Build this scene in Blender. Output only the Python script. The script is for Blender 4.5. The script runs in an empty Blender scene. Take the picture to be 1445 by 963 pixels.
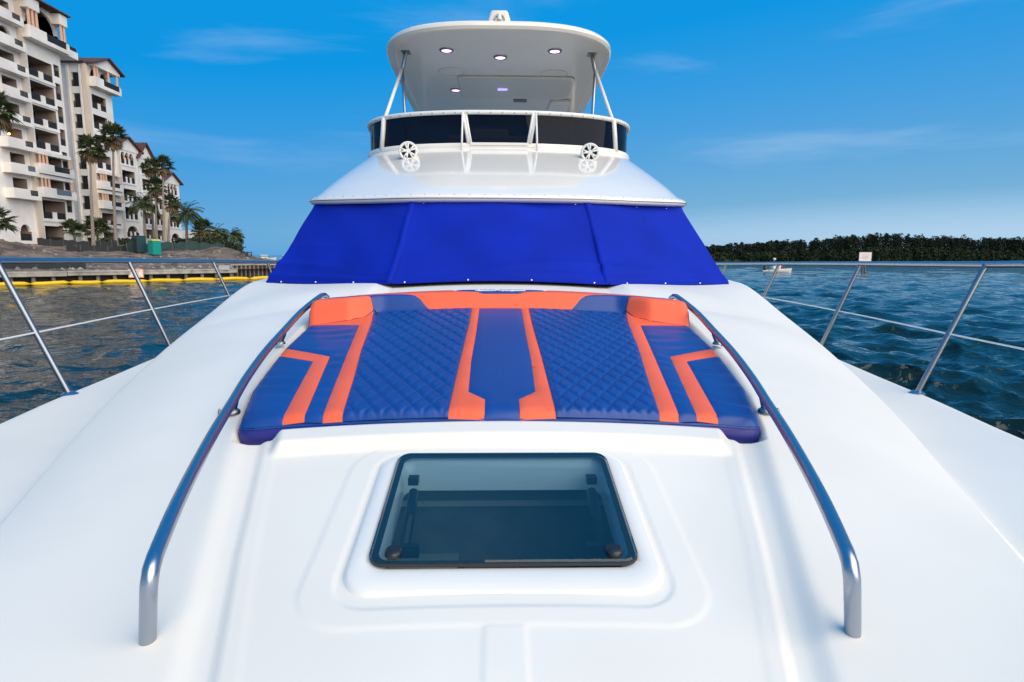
import bpy, bmesh, math, random
import numpy as np
from mathutils import Vector, Matrix
random.seed(7)
rng = np.random.default_rng(11)
R = math.radians
S = bpy.context.scene
COL = S.collection

# ------------------------------------------------------------------ camera
cam = bpy.data.cameras.new('camera')
cam.sensor_width = 36.0
cam.lens = 36.0 * 850.0 / 1445.0
cam.clip_start = 0.05
cam.clip_end = 20000
cam_o = bpy.data.objects.new('camera', cam)
COL.objects.link(cam_o)
cam_o.matrix_world = (Matrix.Translation((-0.015, 0, 2.7)) @ Matrix.Rotation(R(-1.38), 4, 'Z')
                      @ Matrix.Rotation(R(90 - 8.07), 4, 'X') @ Matrix.Rotation(R(0.25), 4, 'Z'))
S.camera = cam_o

# ------------------------------------------------------------------ sky and sun
SUN_EL, SUN_AZ = 36.0, 138.0            # azimuth clockwise from +Y (over the bow, to starboard)
world = bpy.data.worlds.new('World')
S.world = world
world.use_nodes = True
nt = world.node_tree
for n in list(nt.nodes):
    nt.nodes.remove(n)
sky = nt.nodes.new('ShaderNodeTexSky')
sky.sky_type = 'NISHITA'
sky.sun_disc = False
sky.sun_elevation = R(SUN_EL)
sky.sun_rotation = R(360 - SUN_AZ)
sky.altitude = 0
sky.air_density = 1.0
sky.dust_density = 0.25
sky.ozone_density = 3.0
# the sky's own brightness drives a blue that pales towards the horizon
bw = nt.nodes.new('ShaderNodeRGBToBW')
nt.links.new(sky.outputs[0], bw.inputs[0])
mrs = nt.nodes.new('ShaderNodeMapRange')
mrs.inputs['From Min'].default_value = 2.7
mrs.inputs['From Max'].default_value = 18.0
nt.links.new(bw.outputs[0], mrs.inputs['Value'])
rmp = nt.nodes.new('ShaderNodeValToRGB')
rmp.color_ramp.elements[0].color = (0.02, 2.75, 6.9, 1)
rmp.color_ramp.elements[1].position = 0.30
rmp.color_ramp.elements[1].color = (1.6, 3.9, 6.2, 1)
_e = rmp.color_ramp.elements.new(1.0)          # the glow round the sun keeps the sky's own pale colour
_e.color = (16, 15.5, 15, 1)
nt.links.new(mrs.outputs[0], rmp.inputs[0])
hs = nt.nodes.new('ShaderNodeMix')
hs.data_type = 'RGBA'
hs.inputs['Factor'].default_value = 0.985
nt.links.new(sky.outputs[0], hs.inputs['A'])
nt.links.new(rmp.outputs[0], hs.inputs['B'])
# thin streaks of high cloud, stretched along the horizon
tc = nt.nodes.new('ShaderNodeTexCoord')
mp = nt.nodes.new('ShaderNodeMapping')
mp.inputs['Scale'].default_value = (1.2, 1.2, 9.0)
mp.inputs['Rotation'].default_value = (0.05, -0.08, 1.4)
mp.inputs['Location'].default_value = (7.7, 3.2, 2.9)
nt.links.new(tc.outputs['Generated'], mp.inputs['Vector'])
nz = nt.nodes.new('ShaderNodeTexNoise')
nz.inputs['Scale'].default_value = 1.5
nz.inputs['Detail'].default_value = 5.0
nz.inputs['Roughness'].default_value = 0.55
nz.inputs['Distortion'].default_value = 0.4
nt.links.new(mp.outputs[0], nz.inputs['Vector'])
mr = nt.nodes.new('ShaderNodeMapRange')
mr.interpolation_type = 'SMOOTHSTEP'
mr.inputs['From Min'].default_value = 0.54
mr.inputs['From Max'].default_value = 0.80
mr.inputs['To Max'].default_value = 0.22
nt.links.new(nz.outputs[0], mr.inputs['Value'])
mx = nt.nodes.new('ShaderNodeMix')
mx.data_type = 'RGBA'
mx.inputs['B'].default_value = (5.6, 6.9, 8.6, 1)
nt.links.new(mr.outputs[0], mx.inputs['Factor'])
nt.links.new(hs.outputs['Result'], mx.inputs['A'])
bg = nt.nodes.new('ShaderNodeBackground')
bg.inputs['Strength'].default_value = 0.10
nt.links.new(mx.outputs['Result'], bg.inputs['Color'])
wo = nt.nodes.new('ShaderNodeOutputWorld')
nt.links.new(bg.outputs[0], wo.inputs['Surface'])

sun = bpy.data.lights.new('sun', 'SUN')
sun.energy = 4.0
sun.angle = R(78)
sun.color = (1.0, 0.83, 0.60)
sun_o = bpy.data.objects.new('sun', sun)
COL.objects.link(sun_o)
_d = Vector((math.sin(R(SUN_AZ)) * math.cos(R(SUN_EL)), math.cos(R(SUN_AZ)) * math.cos(R(SUN_EL)), math.sin(R(SUN_EL))))
sun_o.rotation_euler = _d.to_track_quat('Z', 'Y').to_euler()
sun_o.location = _d * 50

S.view_settings.view_transform = 'Standard'
S.view_settings.look = 'None'
S.view_settings.gamma = 1.0
S.view_settings.exposure = 0.15
S.view_settings.use_curve_mapping = False

# ------------------------------------------------------------------ materials
M = {}
def mat(name, col, rough=0.5, metal=0.0, spec=0.5, var=0.0, vscale=6.0, bump=0.0, bscale=40.0, bdist=0.002,
        coat=0.0, emit=None, estr=0.0, col2=None, detail=4.0, stretch=None, lo=0.35, hi=0.65):
    m = bpy.data.materials.new(name)
    m.use_nodes = True
    t = m.node_tree
    p = t.nodes['Principled BSDF']
    p.inputs['Base Color'].default_value = (*col, 1)
    p.inputs['Roughness'].default_value = rough
    p.inputs['Metallic'].default_value = metal
    p.inputs['Specular IOR Level'].default_value = spec
    p.inputs['Coat Weight'].default_value = coat
    p.inputs['Coat Roughness'].default_value = 0.05
    if emit:
        p.inputs['Emission Color'].default_value = (*emit, 1)
        p.inputs['Emission Strength'].default_value = estr
    if var or col2 or bump:
        c = t.nodes.new('ShaderNodeTexCoord')
        vec = c.outputs['Object']
        if stretch:
            q = t.nodes.new('ShaderNodeMapping')
            q.inputs['Scale'].default_value = stretch
            t.links.new(vec, q.inputs['Vector'])
            vec = q.outputs[0]
    if var or col2:
        n = t.nodes.new('ShaderNodeTexNoise')
        n.inputs['Scale'].default_value = vscale
        n.inputs['Detail'].default_value = detail
        t.links.new(vec, n.inputs['Vector'])
        r = t.nodes.new('ShaderNodeMapRange')
        r.inputs['From Min'].default_value = lo
        r.inputs['From Max'].default_value = hi
        t.links.new(n.outputs[0], r.inputs['Value'])
        x = t.nodes.new('ShaderNodeMix')
        x.data_type = 'RGBA'
        x.inputs['A'].default_value = (*(k * (1 - var) for k in col), 1)
        x.inputs['B'].default_value = (*(col2 if col2 else [min(1, k * (1 + var)) for k in col]), 1)
        t.links.new(r.outputs[0], x.inputs['Factor'])
        t.links.new(x.outputs['Result'], p.inputs['Base Color'])
    if bump:
        n2 = t.nodes.new('ShaderNodeTexNoise')
        n2.inputs['Scale'].default_value = bscale
        n2.inputs['Detail'].default_value = 4
        t.links.new(vec, n2.inputs['Vector'])
        b = t.nodes.new('ShaderNodeBump')
        b.inputs['Strength'].default_value = bump
        b.inputs['Distance'].default_value = bdist
        t.links.new(n2.outputs[0], b.inputs['Height'])
        t.links.new(b.outputs[0], p.inputs['Normal'])
    M[name] = m
    return m

mat('deck_gelcoat', (0.85, 0.80, 0.715), 0.46, spec=0.35, var=0.035, vscale=1.3, bump=0.16, bscale=420, bdist=0.0008, detail=9)
mat('gloss_gelcoat', (0.85, 0.81, 0.745), 0.10, spec=0.5, var=0.015, vscale=2.0, coat=0.3)
mat('cream_gelcoat', (0.84, 0.79, 0.72), 0.16, spec=0.5)
mat('hull_paint', (0.78, 0.78, 0.77), 0.12)
mat('stainless', (0.36, 0.40, 0.47), 0.30, metal=1.0)
mat('stainless_dull', (0.27, 0.29, 0.32), 0.36, metal=1.0)
mat('white_powder', (0.76, 0.75, 0.73), 0.30)
mat('cover_canvas', (0.001, 0.018, 0.36), 0.80, spec=0.18, var=0.10, vscale=2.5, bump=0.25, bscale=420, bdist=0.0006)
mat('vinyl_blue', (0.007, 0.056, 0.27), 0.42, spec=0.42, var=0.06, vscale=4, bump=0.25, bscale=300, bdist=0.0006)
mat('vinyl_blue_shaded', (0.022, 0.022, 0.20), 0.45, spec=0.4, bump=0.25, bscale=300, bdist=0.0006)  # same blue vinyl, its dimmer side light painted in as darker purple
mat('vinyl_orange', (0.88, 0.135, 0.058), 0.50, spec=0.35, var=0.05, vscale=5, bump=0.25, bscale=300, bdist=0.0006)
mat('thread', (0.80, 0.76, 0.78), 0.6)
mat('rubber', (0.02, 0.022, 0.025), 0.5)
mat('black_plastic', (0.015, 0.016, 0.02), 0.35)
mat('dark_cloth', (0.03, 0.03, 0.032), 0.8)  # plain dark tone of the hatch plate print and the speaker cones
mat('cabin_liner', (0.66, 0.68, 0.68), 0.6)
mat('cabin_teal', (0.27, 0.31, 0.33), 0.5, var=0.2, vscale=5)
mat('cabin_wood', (0.26, 0.09, 0.07), 0.4)
mat('cabin_cushion', (0.50, 0.36, 0.32), 0.7)
mat('seat_vinyl', (0.74, 0.71, 0.66), 0.5)
mat('lamp_lens', (0.9, 0.8, 1.0), 0.3, emit=(0.86, 0.50, 1.0), estr=3.2)
mat('lamp_lens_violet', (0.5, 0.4, 1.0), 0.3, emit=(0.35, 0.25, 1.0), estr=1.6)
mat('balcony_lamp', (1, .6, .2), 0.3, emit=(1.0, 0.45, 0.10), estr=6.0)
mat('stucco', (0.82, 0.785, 0.75), 0.9, var=0.10, vscale=0.35, bump=0.2, bscale=6, bdist=0.02, detail=8)
mat('stucco_cream', (0.68, 0.58, 0.48), 0.9, var=0.08, vscale=0.4)
mat('recess_shade', (0.29, 0.235, 0.20), 0.9, var=0.2, vscale=0.5)  # loggia walls coloured darker to stand in for the shade of deep openings
mat('column_stone', (0.62, 0.40, 0.29), 0.8)
mat('roof_tile', (0.10, 0.042, 0.034), 0.8, var=0.35, vscale=3.0)
mat('window_glass', (0.012, 0.014, 0.017), 0.06, spec=0.5)
mat('window_frame', (0.10, 0.09, 0.085), 0.5)
mat('railing_iron', (0.025, 0.026, 0.03), 0.5)
mat('rail_glass', (0.13, 0.17, 0.22), 0.15)
mat('dirt', (0.15, 0.112, 0.088), 0.95, var=0.55, vscale=0.5, bump=0.6, bscale=1.6, bdist=0.15, detail=9)
mat('rubble_stone', (0.22, 0.19, 0.165), 0.95, var=0.5, vscale=0.6)
mat('concrete', (0.34, 0.32, 0.29), 0.9, var=0.28, vscale=1.3, bump=0.4, bscale=9, bdist=0.02, detail=8)
mat('pile_wood', (0.16, 0.135, 0.11), 0.9, var=0.35, vscale=3.0)
mat('dark_bank', (0.035, 0.03, 0.026), 0.95)
mat('sheet_steel', (0.15, 0.125, 0.10), 0.8, var=0.45, vscale=0.8, col2=(0.22, 0.19, 0.16))
mat('boom_yellow', (0.80, 0.50, 0.0), 0.45, var=0.06, vscale=2)
mat('sign_white', (0.78, 0.72, 0.70), 0.5)
mat('sign_orange', (0.78, 0.30, 0.12), 0.5)
mat('sign_grey', (0.36, 0.38, 0.40), 0.5)
mat('sign_pink', (0.66, 0.50, 0.50), 0.5)
mat('print_grey', (0.45, 0.36, 0.36), 0.6)
mat('silt_fence', (0.018, 0.022, 0.026), 0.8)
mat('green_mesh', (0.020, 0.050, 0.052), 0.85, var=0.2, vscale=0.8)
mat('toilet_teal', (0.0, 0.26, 0.22), 0.45)
mat('toilet_dark', (0.012, 0.05, 0.06), 0.5)
mat('toilet_yellow', (0.70, 0.52, 0.03), 0.5)
mat('tarp_grey', (0.20, 0.23, 0.27), 0.5)
mat('palm_trunk', (0.24, 0.20, 0.17), 0.95, var=0.3, vscale=3, stretch=(1, 1, 6))
mat('palm_leaf', (0.075, 0.105, 0.042), 0.55, var=0.45, vscale=1.2)
mat('palm_dead', (0.21, 0.155, 0.09), 0.9, var=0.35, vscale=1.5)
mat('hedge_leaf', (0.030, 0.050, 0.020), 0.7, var=0.4, vscale=1.5)
mat('grass', (0.055, 0.075, 0.028), 0.9, var=0.3, vscale=0.8)
mat('pine_leaf', (0.018, 0.028, 0.016), 0.9, spec=0.2, var=0.3, vscale=0.09)
mat('mangrove_leaf', (0.030, 0.044, 0.020), 0.9, spec=0.2, var=0.35, vscale=0.12)
mat('boat_white', (0.72, 0.70, 0.66), 0.3)
mat('boat_red', (0.55, 0.05, 0.04), 0.5)

# tinted plate of the deck hatch: dark blue acrylic, clear enough to see the cabin below
def glass_mat(name, tint, alpha_through, body, ior=1.5):
    m = bpy.data.materials.new(name)
    m.use_nodes = True
    t = m.node_tree
    for n in list(t.nodes):
        t.nodes.remove(n)
    tr = t.nodes.new('ShaderNodeBsdfTransparent')
    tr.inputs[0].default_value = (*tint, 1)
    df = t.nodes.new('ShaderNodeBsdfDiffuse')
    df.inputs[0].default_value = (*body, 1)
    m1 = t.nodes.new('ShaderNodeMixShader')
    m1.inputs[0].default_value = alpha_through
    t.links.new(df.outputs[0], m1.inputs[1])
    t.links.new(tr.outputs[0], m1.inputs[2])
    gl = t.nodes.new('ShaderNodeBsdfGlossy')
    gl.inputs['Roughness'].default_value = 0.015
    fr = t.nodes.new('ShaderNodeFresnel')
    ge = t.nodes.new('ShaderNodeNewGeometry')          # same reflectance from either side of the thin sheet
    mp_ = t.nodes.new('ShaderNodeMapRange')
    mp_.inputs['To Min'].default_value = ior
    mp_.inputs['To Max'].default_value = 1 / ior
    t.links.new(ge.outputs['Backfacing'], mp_.inputs['Value'])
    t.links.new(mp_.outputs[0], fr.inputs['IOR'])
    m2 = t.nodes.new('ShaderNodeMixShader')
    t.links.new(fr.outputs[0], m2.inputs[0])
    t.links.new(m1.outputs[0], m2.inputs[1])
    t.links.new(gl.outputs[0], m2.inputs[2])
    o = t.nodes.new('ShaderNodeOutputMaterial')
    t.links.new(m2.outputs[0], o.inputs['Surface'])
    M[name] = m
glass_mat('hatch_acrylic', (0.50, 0.68, 0.78), 0.80, (0.016, 0.080, 0.135))
glass_mat('smoked_acrylic', (0.05, 0.06, 0.09), 0.16, (0.004, 0.006, 0.014), 1.22)

# water: dark sea with small ripples on top of the modelled waves
def water_mat():
    m = bpy.data.materials.new('sea_water')
    m.use_nodes = True
    t = m.node_tree
    p = t.nodes['Principled BSDF']
    p.inputs['Base Color'].default_value = (0.006, 0.022, 0.024, 1)
    p.inputs['Roughness'].default_value = 0.045
    p.inputs['IOR'].default_value = 1.333
    c = t.nodes.new('ShaderNodeTexCoord')
    prev = None
    for sc, st, di, rot in ((1.3, 0.75, 0.25, 0.35), (5.0, 0.6, 0.06, 0.9)):
        q = t.nodes.new('ShaderNodeMapping')
        q.inputs['Scale'].default_value = (sc * 0.75, sc, sc)
        q.inputs['Rotation'].default_value = (0, 0, rot)
        t.links.new(c.outputs['Object'], q.inputs['Vector'])
        n = t.nodes.new('ShaderNodeTexNoise')
        n.inputs['Scale'].default_value = 1.0
        n.inputs['Detail'].default_value = 3
        n.inputs['Distortion'].default_value = 0.5
        t.links.new(q.outputs[0], n.inputs['Vector'])
        b = t.nodes.new('ShaderNodeBump')
        b.inputs['Strength'].default_value = st
        b.inputs['Distance'].default_value = di
        t.links.new(n.outputs[0], b.inputs['Height'])
        if prev:
            t.links.new(prev.outputs[0], b.inputs['Normal'])
        prev = b
    t.links.new(prev.outputs[0], p.inputs['Normal'])
    M['sea_water'] = m
water_mat()

# ------------------------------------------------------------------ helpers
class MB:
    """collects vertices and faces of ONE piece"""
    def __init__(s):
        s.v, s.f = [], []
    def add(s, vs, fs):
        o = len(s.v)
        s.v += [tuple(p) for p in vs]
        s.f += [tuple(i + o for i in q) for q in fs]
        return s
    def quad(s, *p):
        return s.add(p, [tuple(range(len(p)))])
    def box(s, c, d, mtx=None):
        x, y, z = (k / 2 for k in d)
        vs = [(a, b, e) for a in (-x, x) for b in (-y, y) for e in (-z, z)]
        if mtx is not None:
            vs = [tuple(mtx @ Vector(q)) for q in vs]
        vs = [(q[0] + c[0], q[1] + c[1], q[2] + c[2]) for q in vs]
        return s.add(vs, [(0, 1, 3, 2), (4, 6, 7, 5), (0, 4, 5, 1), (2, 3, 7, 6), (0, 2, 6, 4), (1, 5, 7, 3)])
    def bx(s, x0, x1, y0, y1, z0, z1):
        return s.box(((x0 + x1) / 2, (y0 + y1) / 2, (z0 + z1) / 2), (abs(x1 - x0), abs(y1 - y0), abs(z1 - z0)))
    def tube(s, pts, r, n=12, caps=True):
        pts = [Vector(p) for p in pts]
        rs = r if isinstance(r, (list, tuple)) else [r] * len(pts)
        up = None
        rings = []
        for i, p in enumerate(pts):
            d = (pts[min(i + 1, len(pts) - 1)] - pts[max(i - 1, 0)]).normalized()
            if up is None:
                a = Vector((0, 0, 1)) if abs(d.z) < 0.9 else Vector((1, 0, 0))
                up = (a - d * a.dot(d)).normalized()
            else:
                up = (up - d * up.dot(d)).normalized()
            w = d.cross(up)
            rings.append([p + (up * math.cos(k * 2 * math.pi / n) + w * math.sin(k * 2 * math.pi / n)) * rs[i] for k in range(n)])
        return s.loft(rings, True, caps)
    def loft(s, rings, closed=False, caps=False):
        n = len(rings[0])
        vs = [p for q in rings for p in q]
        fs = []
        for i in range(len(rings) - 1):
            for k in range(n if closed else n - 1):
                a, b = i * n + k, i * n + (k + 1) % n
                fs.append((a, b, b + n, a + n))
        if caps:
            fs.append(tuple(range(n))[::-1])
            fs.append(tuple(range((len(rings) - 1) * n, len(rings) * n)))
        return s.add(vs, fs)
    def prism(s, poly, z0, z1):
        n = len(poly)
        vs = [(p[0], p[1], z0) for p in poly] + [(p[0], p[1], z1) for p in poly]
        fs = [tuple(range(n))[::-1], tuple(range(n, 2 * n))]
        fs += [(i, (i + 1) % n, (i + 1) % n + n, i + n) for i in range(n)]
        return s.add(vs, fs)
    def mesh(s, name, m, org=(0, 0, 0), smooth=False, fix=True, sharp=None):
        me = bpy.data.meshes.new(name)
        o = Vector(org)
        me.from_pydata([(p[0] - o.x, p[1] - o.y, p[2] - o.z) for p in s.v], [], s.f)
        if fix:
            b = bmesh.new()
            b.from_mesh(me)
            bmesh.ops.recalc_face_normals(b, faces=b.faces)
            b.to_mesh(me)
            b.free()
        me.materials.append(M[m])
        if smooth:
            me.polygons.foreach_set('use_smooth', [True] * len(me.polygons))
            if sharp:
                me.set_sharp_from_angle(angle=R(sharp))
        return me
    def build(s, name, m, parent=None, org=(0, 0, 0), smooth=False, fix=True, sharp=None):
        return link(name, s.mesh(name, m, org, smooth, fix, sharp), parent)

def link(name, me, parent=None, loc=None, rot=None):
    o = bpy.data.objects.new(name, me)
    COL.objects.link(o)
    if parent is not None:
        o.parent = parent
    if loc is not None:
        o.location = loc
    if rot is not None:
        o.rotation_euler = rot
    return o
def thing(name, label, cat, loc=(0, 0, 0), group=None):
    o = bpy.data.objects.new(name, None)
    o.empty_display_size = 0.2
    COL.objects.link(o)
    o.location = loc
    return tag(o, label, cat, group)
def tag(o, label=None, cat=None, group=None, kind=None):
    if label: o['label'] = label
    if cat: o['category'] = cat
    if group: o['group'] = group
    if kind: o['kind'] = kind
    return o
def bevel(o, w=0.01, n=2):
    b = o.modifiers.new('bevel', 'BEVEL')
    b.width = w
    b.segments = n
    b.limit_method = 'ANGLE'
    return o
def ss(a, b, t):
    t = np.clip((t - a) / (b - a), 0, 1)
    return t * t * (3 - 2 * t)
def itp(tab, y):
    a = np.array(tab)
    return np.interp(y, a[:, 0], a[:, 1])
def smooth_itp(tab, y):
    """monotone-ish smooth interpolation (Catmull-Rom on a table)"""
    a = np.array(tab, float)
    xs, ys = a[:, 0], a[:, 1]
    d = np.gradient(ys, xs)
    y = np.clip(y, xs[0], xs[-1])
    i = np.clip(np.searchsorted(xs, y) - 1, 0, len(xs) - 2)
    h = xs[i + 1] - xs[i]
    t = (y - xs[i]) / h
    return ((2 * t**3 - 3 * t**2 + 1) * ys[i] + (t**3 - 2 * t**2 + t) * h * d[i]
            + (-2 * t**3 + 3 * t**2) * ys[i + 1] + (t**3 - t**2) * h * d[i + 1])
def curve(pts, n, ends=True):
    """Catmull-Rom through pts, n samples spaced evenly along it"""
    P = np.array(pts, float)
    Q = np.vstack([2 * P[0] - P[1], P, 2 * P[-1] - P[-2]])
    out = []
    for i in range(len(P) - 1):
        a, b, c, d = Q[i:i + 4]
        for t in np.linspace(0, 1, 24, endpoint=False):
            out.append(0.5 * (2 * b + (c - a) * t + (2 * a - 5 * b + 4 * c - d) * t * t + (3 * b - a - 3 * c + d) * t**3))
    out.append(P[-1])
    out = np.array(out)
    s = np.r_[0, np.cumsum(np.linalg.norm(np.diff(out, axis=0), axis=1))]
    u = np.linspace(0, s[-1], n)
    return np.stack([np.interp(u, s, out[:, k]) for k in range(out.shape[1])], 1)
def mirror(half):
    """half curve that starts on the centreline -> full curve port to starboard"""
    h = np.array(half)
    l = h[1:][::-1].copy()
    l[:, 0] *= -1
    return np.vstack([l, h])
def rrect(x0, x1, y0, y1, r, n=8):
    out = []
    for cx, cy, a0 in ((x1 - r, y1 - r, 0), (x0 + r, y1 - r, 90), (x0 + r, y0 + r, 180), (x1 - r, y0 + r, 270)):
        for k in range(n + 1):
            a = R(a0 + 90 * k / n)
            out.append((cx + r * math.cos(a), cy + r * math.sin(a)))
    return out
def sd_rrect(x, y, x0, x1, y0, y1, r):
    qx = np.abs(x - (x0 + x1) / 2) - (x1 - x0) / 2 + r
    qy = np.abs(y - (y0 + y1) / 2) - (y1 - y0) / 2 + r
    return np.hypot(np.maximum(qx, 0), np.maximum(qy, 0)) + np.minimum(np.maximum(qx, qy), 0) - r

# ================================================================== THE SETTING
# ---------------------------------------------------------------- sea
def build_sea():
    th = np.unique(np.concatenate([np.linspace(-58, 58, 560), np.linspace(58, 302, 70)]))[:-1]
    th = np.radians(th)
    r = [1.2]
    while r[-1] < 170: r.append(r[-1] * 1.0105 + 0.01)
    while r[-1] < 9000: r.append(r[-1] * 1.06)
    r = np.array(r)
    Rr, T = np.meshgrid(r, th, indexing='ij')
    X, Y = Rr * np.sin(T), Rr * np.cos(T)
    Z = np.zeros_like(X); DX = np.zeros_like(X); DY = np.zeros_like(X)
    spacing = np.maximum(Rr * 0.0105, Rr * math.radians(116 / 560))
    wind = R(205)
    calm = 0.42 + 0.58 * ss(-14, 8, X)                  # sheltered between the boat and the sea wall
    for k in range(64):
        lam = 0.40 * (8.0 / 0.40) ** (k / 63.0)
        a = wind + rng.normal(0, 0.85)
        amp = 0.0150 * lam ** 0.62 * (1.0 if lam < 2.2 else (2.2 / lam) ** 1.1)
        ph = rng.uniform(0, 6.28)
        kx, ky = math.sin(a) * 2 * math.pi / lam, math.cos(a) * 2 * math.pi / lam
        w = amp * ss(2.2, 4.5, lam / spacing) * calm
        q = kx * X + ky * Y + ph
        Z += w * np.sin(q)
        DX += w * math.sin(a) * np.cos(q) * 1.3
        DY += w * math.cos(a) * np.cos(q) * 1.3
    fade = ss(1.2, 3.0, Rr)
    X = X + DX * fade; Y = Y + DY * fade; Z = Z * fade
    n, m = X.shape
    V = np.stack([X, Y, Z], -1).reshape(-1, 3)
    V = np.vstack([V, [[0, 0, 0]]])
    i, j = np.meshgrid(np.arange(n - 1), np.arange(m), indexing='ij')
    j2 = (j + 1) % m
    F = np.stack([i * m + j, (i + 1) * m + j, (i + 1) * m + j2, i * m + j2], -1).reshape(-1, 4)
    me = bpy.data.meshes.new('sea')
    me.vertices.add(len(V)); me.vertices.foreach_set('co', V.ravel())
    me.loops.add(F.size); me.loops.foreach_set('vertex_index', F[:, ::-1].ravel().astype(np.int32))
    me.polygons.add(len(F)); me.polygons.foreach_set('loop_start', np.arange(0, F.size, 4, dtype=np.int32))
    me.polygons.foreach_set('use_smooth', np.ones(len(F), bool))
    me.materials.append(M['sea_water'])
    me.update(calc_edges=True); me.validate()
    if me.polygons[0].normal.z < 0:
        me.flip_normals()
    tag(link('sea', me), kind='structure')
build_sea()

# ---------------------------------------------------------------- land behind the sea wall
QA = np.array([-42.6, 52.3]); QT = np.array([0.682, 0.731]); QN = np.array([-0.731, 0.682])   # along the wall, inland
def qpt(t, d, z=0.0):
    p = QA + QT * t + QN * d
    return (p[0], p[1], z)
def tnoise(x, y):
    return (np.sin(x * 0.9 + 1.3 * np.sin(y * 0.7)) * np.sin(y * 1.1 + 0.8 * np.sin(x * 0.5 + 2)) * 0.5
            + np.sin(x * 2.3 + y * 1.7) * np.sin(y * 2.9 - x * 0.8) * 0.22 + np.sin(x * 5.1 - y * 2.2) * np.sin(y * 4.7 + x * 3.0) * 0.10)
def ground(x, y):
    x = np.asarray(x, float); y = np.asarray(y, float)
    t = (x - QA[0]) * QT[0] + (y - QA[1]) * QT[1]
    d = (x - QA[0]) * QN[0] + (y - QA[1]) * QN[1]
    z = itp([(-1, .9), (0, 1.0), (3, 1.2), (9, 1.55), (15, 1.9), (22, 2.55), (33, 3.85), (45, 4.3), (300, 4.6)], d)
    u = x + 31 + (y - 80) * 0.36
    k = 1 - ss(-7, 2, u)
    z = 1.15 + (z - 1.15) * k
    z = z + 2.2 * np.exp(-((t - 1.0) / 7.0) ** 2 - ((d - 17.5) / 5.5) ** 2)        # heaps of soil
    z = z + 1.25 * np.exp(-((t - 27.5) / 3.2) ** 2 - ((d - 20) / 4.5) ** 2)
    z = z + 0.8 * np.exp(-((t - 31) / 2.6) ** 2 - ((d - 15) / 4.0) ** 2)
    z = z + (0.20 * tnoise(x, y) + 0.16 * tnoise(x * 2.3 + 5, y * 2.1)) * ss(1, 8, d) * (1 - ss(30, 40, d))
    return z
def build_land():
    ts = np.unique(np.concatenate([np.linspace(-110, -20, 40), np.linspace(-20, 37, 190), np.linspace(37, 42, 6)]))
    ds = np.unique(np.concatenate([np.linspace(0, 34, 110), np.linspace(34, 300, 60)]))
    T, D = np.meshgrid(ts, ds, indexing='ij')
    X = QA[0] + QT[0] * T + QN[0] * D
    Y = QA[1] + QT[1] * T + QN[1] * D
    Z = ground(X, Y)
    n, m = X.shape
    V = np.stack([X, Y, Z], -1).reshape(-1, 3)
    mb = MB()
    mb.v = [tuple(p) for p in V]
    mb.f = [(i * m + j, i * m + j + 1, (i + 1) * m + j + 1, (i + 1) * m + j) for i in range(n - 1) for j in range(m - 1)]
    tag(mb.build('ground', 'dirt', smooth=True), kind='structure')
    b = MB()                                              # the dark bank under the wall, down to the sea bed
    b.quad(qpt(-110, 0.9, -2), qpt(42, 0.9, -2), qpt(42, 0.9, 0.95), qpt(-110, 0.9, 0.95))
    b.quad(qpt(42, 0.9, -2), qpt(42, 300, -2), qpt(42, 300, 1.1), qpt(42, 0.9, 1.1))
    tag(b.build('bank', 'dark_bank'), kind='structure')
build_land()

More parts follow.
